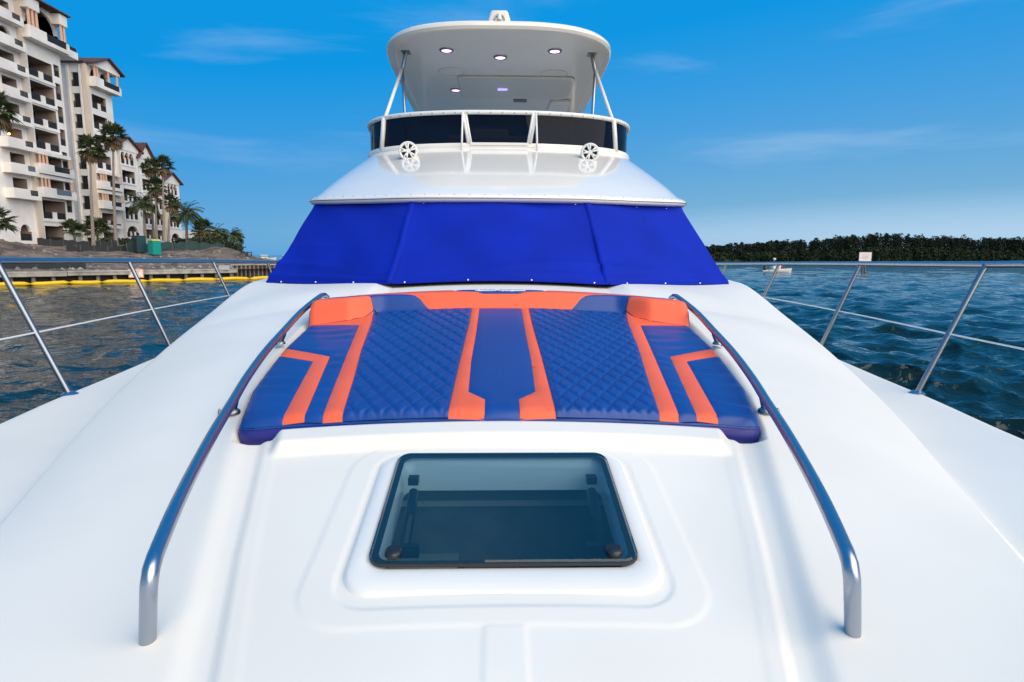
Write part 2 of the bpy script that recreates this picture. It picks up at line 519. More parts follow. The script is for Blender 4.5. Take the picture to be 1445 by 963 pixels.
# ---------------------------------------------------------------- the wooded shore across the water
ISL = [(60, 7), (100, 8.6), (128, 9.8), (150, 11.2), (175, 12.6), (200, 14.2), (222, 16.4), (236, 18.4), (255, 16.9), (280, 16.2), (310, 15.4), (360, 16), (460, 14), (560, 9)]
def build_island():
    xs = np.linspace(40, 600, 140)
    prof = [(355, -1.0), (358, 0.5), (362, 2.6), (368, 4.2), (385, 6.0), (420, 6.5), (520, 5.0), (600, -1.0)]
    mb = MB()
    for x in xs:
        k = min(1, (x - 35) / 40, (605 - x) / 40)
        for (y, z) in prof:
            mb.v.append((x, y - 6 * math.sin(x * 0.03) + 0.02 * (x - 200), z * max(0.0, k) + random.uniform(-.5, .5) * (z > 1) - (k <= 0) * 1.0))
    m = len(prof)
    mb.f = [(i * m + j, (i + 1) * m + j, (i + 1) * m + j + 1, i * m + j + 1) for i in range(len(xs) - 1) for j in range(m - 1)]
    tag(mb.build('island', 'mangrove_leaf', smooth=True), kind='structure')
    def clumps(name, matname, trees, label, per, size):
        V, F = [], []
        for (x, y, zb, zt, rad) in trees:
            nn = per
            hgt = rng.uniform(0, 1, nn) ** 0.8
            rr = rad * np.sqrt(rng.uniform(0, 1, nn)) * (1.02 - hgt ** 3.2 * 0.75)
            an = rng.uniform(0, 6.283, nn)
            P = np.stack([x + rr * np.cos(an), y + rr * np.sin(an), zb + (zt - zb) * hgt], 1)
            A = rng.normal(0, 1, (nn, 3)); A /= np.linalg.norm(A, axis=1)[:, None]
            B = np.cross(A, rng.normal(0, 1, (nn, 3))); B /= np.linalg.norm(B, axis=1)[:, None]
            sc = size * rng.uniform(0.5, 1.3, (nn, 1))
            o = len(V) and sum(len(q) for q in V)
            q = np.stack([P - A * sc, P + B * sc * .6, P + A * sc, P - B * sc * .6], 1).reshape(-1, 3)
            V.append(q)
            F.append(np.arange(nn * 4).reshape(-1, 4) + o)
        V = np.vstack(V); F = np.vstack(F)
        mb = MB(); mb.v = V.tolist(); mb.f = F.tolist()
        tag(mb.build(name, matname, fix=False), label, 'wood', kind='stuff')
    pines, mang = [], []
    for i in range(760):
        x = rng.uniform(70, 440); y = 366 + rng.uniform(0, 26) + 0.02 * (x - 200)
        h = itp(ISL, x) * rng.uniform(0.84, 0.96) * (1 + .09 * math.sin(x * .31) * math.sin(x * .13 + 1) + .05 * math.sin(x * .9))
        pines.append((x, y, h * 0.30, h, rng.uniform(1.6, 3.8)))
    for i in range(420):
        x = rng.uniform(55, 450); y = 353.5 + rng.uniform(0, 12) - 6 * math.sin(x * 0.03) + 0.02 * (x - 200)
        h = itp(ISL, x) * rng.uniform(0.30, 0.52)
        mang.append((x, y, -0.1, h, rng.uniform(2.0, 3.8)))
    clumps('pine_wood', 'pine_leaf', pines, 'dark ragged wood of tall trees on the far right shore', 230, 0.45)
    clumps('mangrove_fringe', 'mangrove_leaf', mang, 'low green mangrove fringe along the far waterline below the dark wood', 150, 0.6)
build_island()

# ================================================================== THE YACHT
yacht = thing('motor_yacht', 'white motor yacht seen over its foredeck towards flybridge and hardtop', 'yacht', (0, 4, 0))
YO = (0, 4, 0)
WG = [(-2.75, 0.03), (-2.5, .36), (-2.0, .80), (-1.2, 1.26), (-.3, 1.66), (.7, 1.96), (1.6, 2.13), (2.43, 2.235), (3.18, 2.33), (4.6, 2.53), (6.2, 2.65), (8, 2.68), (14, 2.6)]
ZC = [(-2.75, 1.98), (-1.5, 1.93), (0, 1.915), (.75, 1.918), (1.0, 1.969), (1.242, 2.018), (1.706, 2.110), (1.90, 2.148), (3.2, 2.37), (3.6, 2.45), (4.0, 2.512), (4.6, 2.52), (14, 2.52)]
WTR = [(-2.75, .01), (-2.0, .30), (-1.0, .55), (0, .78), (.5, .93), (.9, 1.08), (1.3, 1.24), (1.75, 1.42), (2.4, 1.63), (3.15, 1.76), (4.0, 1.88), (4.6, 1.92), (6, 1.95), (14, 1.95)]
ZTR = [(-2.75, 1.975), (0, 1.925), (.9, 1.945), (1.3, 1.966), (1.75, 1.985), (2.4, 2.06), (3.15, 2.192), (4.0, 2.334), (4.6, 2.465), (6, 2.5), (14, 2.5)]
WPD = [(1.86, .8403), (1.95, .868), (2.23, .935), (2.607, .985), (2.73, .992), (3.1, 1.0), (3.3, 1.0), (3.42, .95), (3.56, .8)]
def wpanel(Y): return np.clip(.485 + .292 * (Y - .9), .12, .78)
def wridge(Y): return np.where(Y < 1.86, np.clip(.585 + .292 * (Y - .9), .2, 2), itp(WPD, Y) + .025)
def padbase(x, Y): return 2.203 + .165 * (Y - 1.9) - .046 * (x / .86) ** 2

def build_deck():
    Ys = np.unique(np.concatenate([np.linspace(-2.75, .8, 60), np.arange(.8, 1.92, .0055), np.linspace(1.92, 3.7, 120), np.linspace(3.7, 4.8, 30), np.linspace(4.8, 14, 30)]))
    nc, n1, n2, n3, n4 = 92, 12, 10, 34, 16
    rows = []
    for Y in Ys:
        wp, wr = float(wpanel(Y)), float(wridge(Y))
        wg = float(smooth_itp(WG, Y)); wt = float(smooth_itp(WTR, Y))
        wt = min(wt, wg * .93); wr = min(wr, wt * .82); wp = min(wp, wr * .86)
        zc = float(smooth_itp(ZC, Y)); zt = float(smooth_itp(ZTR, Y))
        zg = 1.957 + 0.025 * float(ss(0, -2.7, Y)) + .02 * float(ss(3.5, 6, Y))
        lip = .036 * float(ss(1.755, 1.80, Y) * (1 - ss(1.868, 1.876, Y)))
        padin = float(ss(1.870, 1.876, Y) * (1 - ss(3.52, 3.6, Y)))
        chan = float(ss(.2, .9, Y) * (1 - ss(1.95, 2.0, Y))) if Y < 2 else 0.0
        chan = chan * (1 - padin)
        pts = []
        # centre panel
        xa = np.linspace(0, wp, nc)
        cam_ = -.030 * (xa / max(wp, .3)) ** 2 * float(ss(0.2, 1.6, Y))
        za = zc + cam_ + lip * (1 - ss(wp - .05, wp - .01, xa))
        za = za - .010 * ss(-.004, .004, -sd_rrect(xa, Y, -.365, .365, 1.135, 1.745, .085)) * 0.35
        za = za + .0022 * ss(-.006, .006, -sd_rrect(xa, Y, -.435, .435, 1.085, 1.78, .12))
        if Y < 1.085:
            za = za + .0022 * (1 - ss(.036, .046, xa))
        za = za + .0015 * ss(.0, .02, xa - (wp - .045)) * (1 - padin)
        pts += list(zip(xa, za))
        zp = za[-1]
        # channel beside the panel
        xb = np.linspace(wp, wr, n1)[1:]
        f = (xb - wp) / (wr - wp)
        zr = zc - .028 * float(ss(.3, 1.6, Y) * (1 - .85 * ss(3.5, 3.95, Y)))
        zb = zp + (zr - zp) * f - chan * .013 * np.minimum(ss(0, .22, f), 1 - ss(.45, 1, f))
        pts += list(zip(xb, zb))
        # shoulder falling to the crease
        xc = np.linspace(wr, wt, n3)[1:]
        f = (xc - wr) / (wt - wr)
        drop = 0.35 * f + 0.65 * f ** 2.2
        zcx = zr + (zt - zr) * drop
        pts += list(zip(xc, zcx))
        # side of the trunk down to the side deck
        wid = min(.045 + .155 * float(ss(2.2, 3.4, Y)), (wg - wt) * .45)
        side = zg + .003 - .018 * float(ss(.6, 1.3, Y) * (1 - ss(2.4, 3.2, Y)))
        xd = np.linspace(wt, wt + wid, n2)[1:]
        f = (xd - wt) / wid
        zd = zt + (side - zt) * ss(0, 1, f)
        pts += list(zip(xd, zd))
        xe = np.linspace(wt + wid, wg - .03, n4)[1:]
        pts += [(x, side - .003 * (x - wt) / (wg - wt)) for x in xe]
        a = np.array(pts)
        # tray that the sun pad lies in
        if padin > 0:
            tray = padbase(a[:, 0], Y) - .085
            k = padin * (1 - ss(wr - .035, wr - .012, a[:, 0]))
            a[:, 1] = a[:, 1] * (1 - k) + np.minimum(tray, a[:, 1]) * k
        for q in range(1, 5):
            an = q / 4 * math.pi / 2
            a = np.vstack([a, [wg - .03 + .03 * math.sin(an), side - .003 - .03 * (1 - math.cos(an))]])
        rows.append(np.column_stack([a[:, 0], np.full(len(a), Y), a[:, 1]]))
    full = [mirror(r) for r in rows]
    n = len(full[0])
    V = np.vstack(full)
    mb = MB(); mb.v = V.tolist()
    F = []
    for i in range(len(full) - 1):
        for k in range(n - 1):
            q = (i * n + k, i * n + k + 1, (i + 1) * n + k + 1, (i + 1) * n + k)
            c = V[list(q)].mean(0)
            if abs(c[0]) < .30 and 1.225 < c[1] < 1.70:      # opening under the hatch
                continue
            if c[1] > 4.9 and abs(c[0]) < 1.5:
                continue
            F.append(q)
    mb.f = F
    d = mb.build('deck', 'deck_gelcoat', yacht, YO, smooth=True, fix=False)
    # hull sides below the gunwale
    hb = MB()
    rings = []
    for Y in np.concatenate([np.linspace(-2.75, 1, 26), np.linspace(1.4, 14, 24)]):
        wg = float(smooth_itp(WG, Y))
        zg = 1.957 + 0.025 * float(ss(0, -2.7, Y)) + .02 * float(ss(3.5, 6, Y)) - .03
        k = 0.55 + 0.35 * float(ss(-2.7, 6, Y))
        half = [(wg, zg), (wg + .035, zg - .05), (wg + .035, zg - .11), (wg * .985, zg - .15), (wg * (.55 + .45 * k), 1.1), (wg * k * 1.02, .35), (wg * k * .96, -.15), (wg * k * .5, -.8), (0, -1.0)]
        l = [(x, Y + (2.0 - z) * .25 * float(ss(1.5, -2.7, Y)), z) for x, z in half]
        r_ = [(-x, y, z) for x, y, z in l[:-1]][::-1]
        rings.append(l + r_)
    hb.loft(rings, False, False)
    hb.build('hull', 'hull_paint', yacht, YO, smooth=True, sharp=35)
build_deck()

# ---------------------------------------------------------------- deck hatch
HSL = (2.121 - 2.028) / (1.706 - 1.242)
def hz(Y, up=0.0): return 2.028 + HSL * (Y - 1.242) + up
def build_hatch():
    fr = MB()
    def ring(x0, x1, y0, y1, r, up): return [(x, y, hz(y, up)) for x, y in rrect(x0, x1, y0, y1, r, 10)]
    rings = [ring(-.352, .352, 1.165, 1.738, .075, -.030), ring(-.347, .347, 1.170, 1.734, .073, -.0115), ring(-.340, .340, 1.178, 1.728, .069, -.008),
             ring(-.312, .312, 1.224, 1.712, .045, -.004), ring(-.296, .296, 1.246, 1.702, .040, -.012), ring(-.285, .285, 1.258, 1.690, .035, -.045),
             ring(-.285, .285, 1.258, 1.690, .035, -.10)]
    fr.loft(rings, True, False)
    h = fr.build('hatch', 'gloss_gelcoat', yacht, YO, smooth=True, sharp=50)
    h['label'] = 'white moulded hatch ring round the tinted window in the foredeck'
    g = MB()
    gr = [ring(-.300, .300, 1.242, 1.706, .035, -.004), ring(-.300, .300, 1.242, 1.706, .035, .005), ring(-.296, .296, 1.246, 1.702, .032, .008)]
    g.loft(gr, True, False)
    n = len(gr[0])
    g.f.append(tuple(range(2 * n, 3 * n)))
    g.build('hatch_window', 'hatch_acrylic', h, YO)
    sl = MB()                                             # dark seal round the edge of the plate
    sr = [ring(-.3018, .3018, 1.2402, 1.7078, .037, -.004), ring(-.3018, .3018, 1.2402, 1.7078, .037, .0035), ring(-.3005, .3005, 1.2415, 1.7065, .036, .0035)]
    sl.loft(sr, True, False)
    sl.build('seal', 'rubber', h, YO)
    ip = MB()                                             # dark print round the inside of the plate
    ir = [ring(-.297, .297, 1.246, 1.703, .033, -.0015), ring(-.282, .282, 1.258, 1.690, .028, -.0015)]
    ip.loft(ir, True, False)
    ip.build('plate_border', 'dark_cloth', h, YO)
    for sx in (-1, 1):
        k = MB()
        c = Vector((sx * .247, 1.268, hz(1.268, .009)))
        rr = []
        for r_, up in ((.019, 0), (.019, .006), (.015, .010), (.0, .0105)):
            rr.append([(c.x + r_ * math.cos(a * math.pi / 12), c.y + r_ * math.sin(a * math.pi / 12), c.z + up + HSL * r_ * math.sin(a * math.pi / 12)) for a in range(24)])
        k.loft(rr, True)
        k.build('knob', 'black_plastic', h, YO, smooth=True, sharp=40)
        a = MB()                                          # folding stay under the plate
        a.tube([(sx * .247, 1.60, hz(1.60, -.05)), (sx * .245, 1.50, hz(1.5, -.06)), (sx * .25, 1.42, hz(1.42, -.10))], .014, 8)
        a.box((sx * .235, 1.415, hz(1.415, -.09)), (.05, .02, .03))
        a.box((sx * .25, 1.625, hz(1.625, -.03)), (.028, .03, .02))
        a.build('stay', 'black_plastic', h, YO)
    # what can be seen through the plate
    r = MB()
    r.bx(-.55, .55, 1.0, 3.0, .90, .93)
    r.build('cabin_floor', 'cabin_liner', h, YO)
    r = MB()
    r.bx(-.62, -.60, 1.0, 3.0, .93, 1.92); r.bx(.60, .62, 1.0, 3.0, .93, 1.92); r.bx(-.6, .6, 3.0, 3.02, .93, 2.2)
    r.bx(-.6, .6, .98, 1.0, .93, 1.85)
    r.build('cabin_wall', 'cabin_liner', h, YO)
    r = MB(); r.bx(-.6, .6, 1.93, 2.02, 1.865, 1.885); r.build('cabin_shelf', 'seat_vinyl', h, YO)
    r = MB(); r.bx(-.6, .6, 2.0, 2.03, 1.55, 2.06); r.build('cabin_panel', 'cabin_teal', h, YO)
    r = MB(); r.bx(-.13, .06, 1.55, 2.4, .93, 1.62); r.build('cabin_bench', 'cabin_cushion', h, YO)
    r = MB(); r.bx(.07, .58, 1.62, 2.6, .93, 1.60); r.build('cabin_locker', 'cabin_wood', h, YO)
    r = MB(); r.bx(-.59, -.15, 1.50, 2.9, .93, 1.66); r.build('cabin_berth', 'seat_vinyl', h, YO)
build_hatch()

# ---------------------------------------------------------------- grab rails beside the pad
def foot(mb, x, y, z, r=.022):
    rr = []
    for q, up in ((r, -.004), (r, .004), (r * .75, .010), (r * .5, .016)):
        rr.append([(x + q * math.cos(a * math.pi / 8), y + q * math.sin(a * math.pi / 8), z + up) for a in range(16)])
    mb.loft(rr, True, True)
def build_grab_rails():
    for sx in (-1, 1):
        p = [(.694, 1.088, 1.92), (.686, 1.080, 1.965), (.672, 1.066, 2.03), (.656, 1.050, 2.098), (.655, 1.058, 2.122), (.670, 1.11, 2.136), (.715, 1.29, 2.172),
             (.800, 1.62, 2.205), (.872, 1.92, 2.228), (.928, 2.18, 2.258), (.978, 2.50, 2.303), (1.010, 2.82, 2.352), (1.020, 3.1, 2.41), (1.005, 3.34, 2.462), (.995, 3.42, 2.474), (.985, 3.46, 2.455), (.982, 3.47, 2.40)]
        pts = [(sx * a, b, c) for a, b, c in curve(p, 90)]
        mb = MB()
        mb.tube(pts, .0152, 16)
        r = mb.build('grab_rail', 'stainless', yacht, YO, smooth=True, sharp=60)
        r['label'] = ('polished steel grab rail on the left of the sun pad', 'polished steel grab rail on the right of the sun pad')[sx > 0]
        for (x, y, z, zr) in ((.936, 2.06, 2.158, 2.236), (1.030, 2.80, 2.292, 2.340)):
            f = MB()
            foot(f, sx * x, y, z, .026)
            f.tube([(sx * x, y, z), (sx * (x - .028), y - .012, zr)], [.013, .011], 10)
            f.build('rail_foot', 'stainless_dull', r, YO, smooth=True, sharp=50)
        f = MB()
        rr = []
        for q, up in ((.0235, .0), (.0225, .005), (.0165, .007)):
            rr.append([(sx * .686 + q * .9 * math.cos(a * math.pi / 10), 1.080 + q * math.sin(a * math.pi / 10), 1.958 + up + .17 * q * math.sin(a * math.pi / 10)) for a in range(20)])
        f.loft(rr, True, True)
        f.build('rail_collar', 'stainless_dull', r, YO, smooth=True, sharp=40)
        for (x, y, z) in ((.985, 2.05, 2.155), (1.045, 2.77, 2.290)):
            s = MB(); foot(s, sx * x, y + .02, z - .005, .006); s.build('screw', 'stainless_dull', r, YO, smooth=True)
build_grab_rails()

# ---------------------------------------------------------------- bow rails
def build_bow_rails():
    for sx in (-1, 1):
        top = [(.02, -3.0, 2.76), (.8, -2.5, 2.75), (1.5, -1.4, 2.735), (2.02, .2, 2.715), (2.36, 1.7, 2.69), (2.58, 3.0, 2.668), (2.61, 3.2, 2.664), (2.77, 4.6, 2.650), (2.89, 6.2, 2.632), (2.87, 7.6, 2.610), (2.80, 9.0, 2.60), (2.72, 10.5, 2.58)]
        c = curve(top, 130)
        mb = MB()
        mb.tube([(sx * a, b, q) for a, b, q in c], .0175, 14)
        r = mb.build('bow_rail', 'stainless', yacht, YO, smooth=True, sharp=60)
        r['label'] = ('steel guard rail along the left gunwale', 'steel guard rail along the right gunwale')[sx > 0]
        st = [((1.28, -1.25), (1.44, -1.5)), ((1.92, .75), (2.12, .6)), ((2.30, 3.2), (2.605, 3.2)), ((2.505, 4.62), (2.77, 4.6)), ((2.62, 6.2), (2.89, 6.2)), ((2.66, 7.6), (2.87, 7.6)), ((2.66, 9.2), (2.79, 9.2))]
        mids = []
        for (b, t) in st:
            zt = float(np.interp(t[1], c[:, 1], c[:, 2]))
            zb = 1.955 + .02 * float(ss(3.5, 6, b[1]))
            s = MB()
            s.tube([(sx * b[0], b[1], zb), (sx * t[0], t[1], zt)], .0145, 12)
            s.build('stanchion', 'stainless_dull', r, YO, smooth=True, sharp=60)
            f = MB()
            foot(f, sx * b[0], b[1], zb, .042)
            f.build('stanchion_base', 'stainless', r, YO, smooth=True, sharp=50)
            k = .47
            mids.append((sx * (b[0] + (t[0] - b[0]) * k), b[1] + (t[1] - b[1]) * k, zb + (zt - zb) * k))
        w = MB()
        w.tube(curve(mids, 80).tolist(), .0048, 8)
        w.build('guard_wire', 'white_powder', r, YO, smooth=True)
build_bow_rails()

# ---------------------------------------------------------------- cabin roof, cabin sides
BROW = [(0, 4.505, 3.088), (.4, 4.52, 3.088), (.68, 4.58, 3.090), (1.08, 4.80, 3.098), (1.38, 5.00, 3.108), (1.53, 5.14, 3.116), (1.60, 5.30, 3.12), (1.66, 5.6, 3.13), (1.74, 6.2, 3.14), (1.8, 8, 3.14), (1.8, 13, 3.14)]
FLYB = [(0, 5.95), (.4, 5.968), (.8, 6.055), (1.08, 6.19), (1.27, 6.38), (1.37, 6.62), (1.415, 7.0), (1.44, 8.0), (1.46, 9.5), (1.48, 13)]
def build_roof():
    N = 90
    b = curve(BROW, N)
    f = curve([(x, y, 3.725) for x, y in FLYB], N)
    # match samples so the front runs straight up to the screen
    tan = np.gradient(b[:, :2], axis=0); tan /= np.linalg.norm(tan, axis=1)[:, None]
    out = np.stack([tan[:, 1], -tan[:, 0]], 1)
    def off(c, d, dz):
        q = c.copy(); q[:, :2] += out * d; q[:, 2] += dz; return q
    rings = [off(b, -.10, .004), off(b, -.03, -.004), off(b, .004, .004), off(b, .016, .016), off(b, .018, .032), off(b, .010, .046), off(b, -.006, .056), off(b, -.03, .068)]
    base = off(b, -.06, .083)
    for k, bl in ((.0, .0), (.10, .008), (.25, .012), (.45, .010), (.65, .004), (.82, -.004), (.92, -.006), (1.0, 0)):
        q = base * (1 - k) + f * k
        q[:, 2] += bl
        rings.append(q)
    full = [mirror(r) for r in rings]
    mb = MB()
    mb.loft([r.tolist() for r in full])
    roof = mb.build('cabin_roof', 'gloss_gelcoat', yacht, YO, smooth=True)
    roof['label'] = 'glossy white cabin roof between blue cover and flybridge'
    g = MB()                                               # dark joint line between lip and roof
    g.tube(mirror(off(b, .0195, .026)).tolist(), .003, 6)
    g.build('rub_strip', 'stainless_dull', roof, YO, smooth=True)
    sm = MB().tube([(0, 0, -.003), (0, 0, .003)], .0024, 8).mesh('snap', 'stainless_dull', smooth=True, sharp=40)
    for i in range(-17, 18):
        s = abs(i) * .11
        d = np.r_[0, np.cumsum(np.linalg.norm(np.diff(b[:, :2], axis=0), axis=1))]
        c = off(b, .006, .053)
        x, y, z = (np.interp(s, d, c[:, k]) for k in range(3))
        link('snap', sm, roof, (math.copysign(x, i), y - 4, z), (R(60), 0, 0))
    # cabin sides below the roof, aft of the cover
    w = MB()
    for sx in (-1, 1):
        w.quad((sx * 1.76, 4.74, 2.46), (sx * 1.9, 6.5, 2.45), (sx * 1.9, 13, 2.45), (sx * 1.9, 13, 1.9), (sx * 1.9, 6.5, 1.9), (sx * 1.8, 4.74, 2.2))
        w.quad((sx * 1.74, 4.76, 2.46), (sx * 1.88, 6.5, 2.46), (sx * 1.72, 6.5, 3.13), (sx * 1.50, 5.2, 3.10))
        w.quad((sx * 1.88, 6.5, 2.46), (sx * 1.88, 13, 2.46), (sx * 1.76, 13, 3.13), (sx * 1.72, 6.5, 3.13))
    w.build('cabin_side', 'gloss_gelcoat', yacht, YO)
    q = MB()                                               # dark windscreen under the blue cover
    q.quad((-.68, 4.12, 2.50), (.68, 4.12, 2.50), (.61, 4.66, 3.06), (-.61, 4.66, 3.06))
    for sx in (-1, 1):
        q.quad((sx * .68, 4.12, 2.50), (sx * 1.72, 4.80, 2.48), (sx * 1.47, 5.22, 3.06), (sx * .61, 4.66, 3.06))
    q.build('windscreen', 'window_glass', yacht, YO)
build_roof()

# ---------------------------------------------------------------- flybridge screen
FC = mirror(curve(FLYB, 120))
FS = np.r_[0, np.cumsum(np.linalg.norm(np.diff(FC, axis=0), axis=1))]
FS -= FS[len(FS) // 2]
def fly(s, z, off=0.0):
    x, y = np.interp(s, FS, FC[:, 0]), np.interp(s, FS, FC[:, 1])
    x2, y2 = np.interp(s + .02, FS, FC[:, 0]), np.interp(s + .02, FS, FC[:, 1])
    t = Vector((x2 - x, y2 - y, 0)).normalized()
    return (x + t.y * off, y - t.x * off, z)
def s_at_x(x):
    h = len(FS) // 2
    return math.copysign(float(np.interp(abs(x), FC[h:, 0], FS[h:])), x)
def build_screen():
    ZB, Z0, Z1 = 3.70, 3.765, 4.030
    ss_ = np.linspace(s_at_x(-1.44) , s_at_x(1.44), 121)
    co = MB()
    prof = [(.012, ZB), (.020, ZB + .02), (.018, Z0 - .02), (.008, Z0 - .004), (-.012, Z0), (-.035, Z0 - .006), (-.04, ZB)]
    co.loft([[fly(s, z, o) for s in ss_] for o, z in prof])
    scr = co.build('flybridge_screen', 'cream_gelcoat', yacht, YO, smooth=True, sharp=40)
    scr['label'] = 'low wraparound flybridge screen of smoked panes in white frames'
    tr = MB()
    tr.tube([fly(s, Z1 + .014, -.004) for s in ss_], .021, 12)
    tr.build('top_rail', 'white_powder', scr, YO, smooth=True)
    sc, sb = s_at_x(.335), s_at_x(.275)
    so = s_at_x(1.17)
    se = s_at_x(1.44)
    def pane(b0, b1, t0, t1, n):
        m = MB()
        rr = []
        for k in range(7):
            f = k / 6
            z = Z0 - .004 + (Z1 + .006 - Z0) * f
            a, b = b0 + (t0 - b0) * f, b1 + (t1 - b1) * f
            rr.append([fly(a + (b - a) * q / n, z, -.012) for q in range(n + 1)])
        m.loft(rr)
        m.build('pane', 'smoked_acrylic', scr, YO, smooth=True)
    pane(-sb, sb, -sc, sc, 14)
    for sx in (-1, 1):
        pane(*((sb, so - .01, sc, so + .02) if sx > 0 else (-so + .01, -sb, -so - .02, -sc)), 24)
        pane(*((so - .01, se, so + .02, se) if sx > 0 else (-se, -so + .01, -se, -so - .02)), 30)
        for (b, t, w, o, zb, nm) in ((sb + .018, sc + .010, .017, .004, Z0 - .005, 'frame_post'), (sb - .004, sc - .014, .013, .006, Z0 - .006, 'frame_post'), (so + .0, so - .045, .024, .006, Z0 - .02, 'frame_post')):
            m = MB()
            m.tube([fly(sx * b, zb, o), fly(sx * (b + t) / 2, (zb + Z1) / 2, o), fly(sx * t, Z1 + .01, o)], w, 8)
            m.build(nm, 'white_powder', scr, YO, smooth=True)
        m = MB()                                           # thin prop standing on the roof
        m.tube([fly(sx * (sc + .012), 3.655, .10), fly(sx * (sc + .012), Z1 + .015, .012)], .0095, 8)
        m.build('prop', 'white_powder', scr, YO, smooth=True)
    sill = MB()
    sill.loft([[fly(sb * q, z, o) for q in np.linspace(-1, 1, 12)] for o, z in ((.022, Z0 - .03), (.030, Z0 - .027), (.030, Z0 - .004), (.0, Z0 + .002))])
    sill.build('sill', 'white_powder', scr, YO)
    sm = MB().tube([(0, 0, -.003), (0, 0, .005)], .007, 8).mesh('snap_top', 'stainless_dull', smooth=True, sharp=40)
    for i in range(-13, 14):
        p = fly(i * .112 + .03, Z1 + .006, .016)
        link('snap', sm, scr, (p[0], p[1] - 4, p[2]), (R(80), 0, 0))
build_screen()
def build_flybridge_inside():
    m = MB()
    m.prism([(x * .985, y + .03) for x, y in FC.tolist() if y < 12.9], 3.62, 3.66)
    m.build('flybridge_floor', 'seat_vinyl', yacht, YO)
    m = MB()                                              # inner side of the screen coaming, dashboard and console
    m.bx(-.55, .30, 6.45, 7.0, 3.66, 3.93); m.bx(-.30, .10, 6.6, 7.0, 3.93, 4.03)
    bevel(m.build('helm_console', 'seat_vinyl', yacht, YO), .03)
    m = MB()
    m.bx(.42, 1.15, 7.0, 7.6, 3.66, 3.86); m.bx(.42, 1.15, 7.6, 7.75, 3.66, 4.02)
    bevel(m.build('helm_seat', 'seat_vinyl', yacht, YO), .05, 3)
    m = MB()
    m.bx(-1.2, -.6, 7.6, 8.2, 3.66, 3.88); m.bx(-1.2, -.6, 8.2, 8.33, 3.66, 4.0)
    bevel(m.build('lounge_seat', 'seat_vinyl', yacht, YO), .05, 3)
    m = MB()
    a = [(0.0 + .16 * math.cos(q * math.pi / 10), 7.05 - .07 * math.sin(q * math.pi / 10), 3.97 + .14 * math.sin(q * math.pi / 10)) for q in range(21)]
    m.tube(a, .012, 8, False)
    m.build('steering_wheel', 'black_plastic', yacht, YO, smooth=True)
build_flybridge_inside()

# ---------------------------------------------------------------- round spoked speakers on the roof
def build_speakers():
    for sx in (-1, 1):
        cx, cy, cz = sx * .832, 5.70, 3.640
        rot = Matrix.Rotation(R(-sx * 5), 4, 'Z')
        def P(r, a, d):
            v = rot @ Vector((r * math.cos(a), d, r * math.sin(a)))
            return (cx + v.x, cy + v.y, cz + v.z)
        m = MB()
        prof = [(.062, .03), (.064, -.004), (.076, -.010), (.084, -.006), (.0875, .004), (.0875, .05), (.078, .07)]
        m.loft([[P(r, a * math.pi / 20, d) for a in range(40)] for r, d in prof], True, False)
        n = 40
        m.f.append(tuple(range(6 * n, 7 * n)))
        rim = m.build('speaker', 'white_powder', yacht, YO, smooth=True, sharp=40)
        rim['label'] = ('round white speaker with spoked grille, left of the flybridge screen', 'round white speaker with spoked grille, right of the flybridge screen')[sx > 0]
        m = MB()
        m.loft([[P(r, a * math.pi / 20, .02) for a in range(40)] for r in (.066, .001)], True)
        m.build('speaker_cone', 'dark_cloth', rim, YO)
        for k in range(5):
            for e in (-.21, .21):
                a = k * 2 * math.pi / 5 + math.pi / 2 + .2 + e
                s = MB()
                s.tube([P(.012, a - e, -.004), P(.071, a, -.003)], [.0085, .0085], 6)
                s.build('spoke', 'white_powder', rim, YO, smooth=True)
        h = MB()
        h.loft([[P(r, a * math.pi / 10, d) for a in range(20)] for r, d in ((.022, .01), (.022, -.008), (.016, -.013), (.001, -.013))], True)
        h.build('hub', 'white_powder', rim, YO, smooth=True, sharp=40)
        f = MB()
        f.box((cx, cy + .05, cz - .085), (.06, .10, .05))
        f.build('speaker_bracket', 'white_powder', rim, YO)
build_speakers()

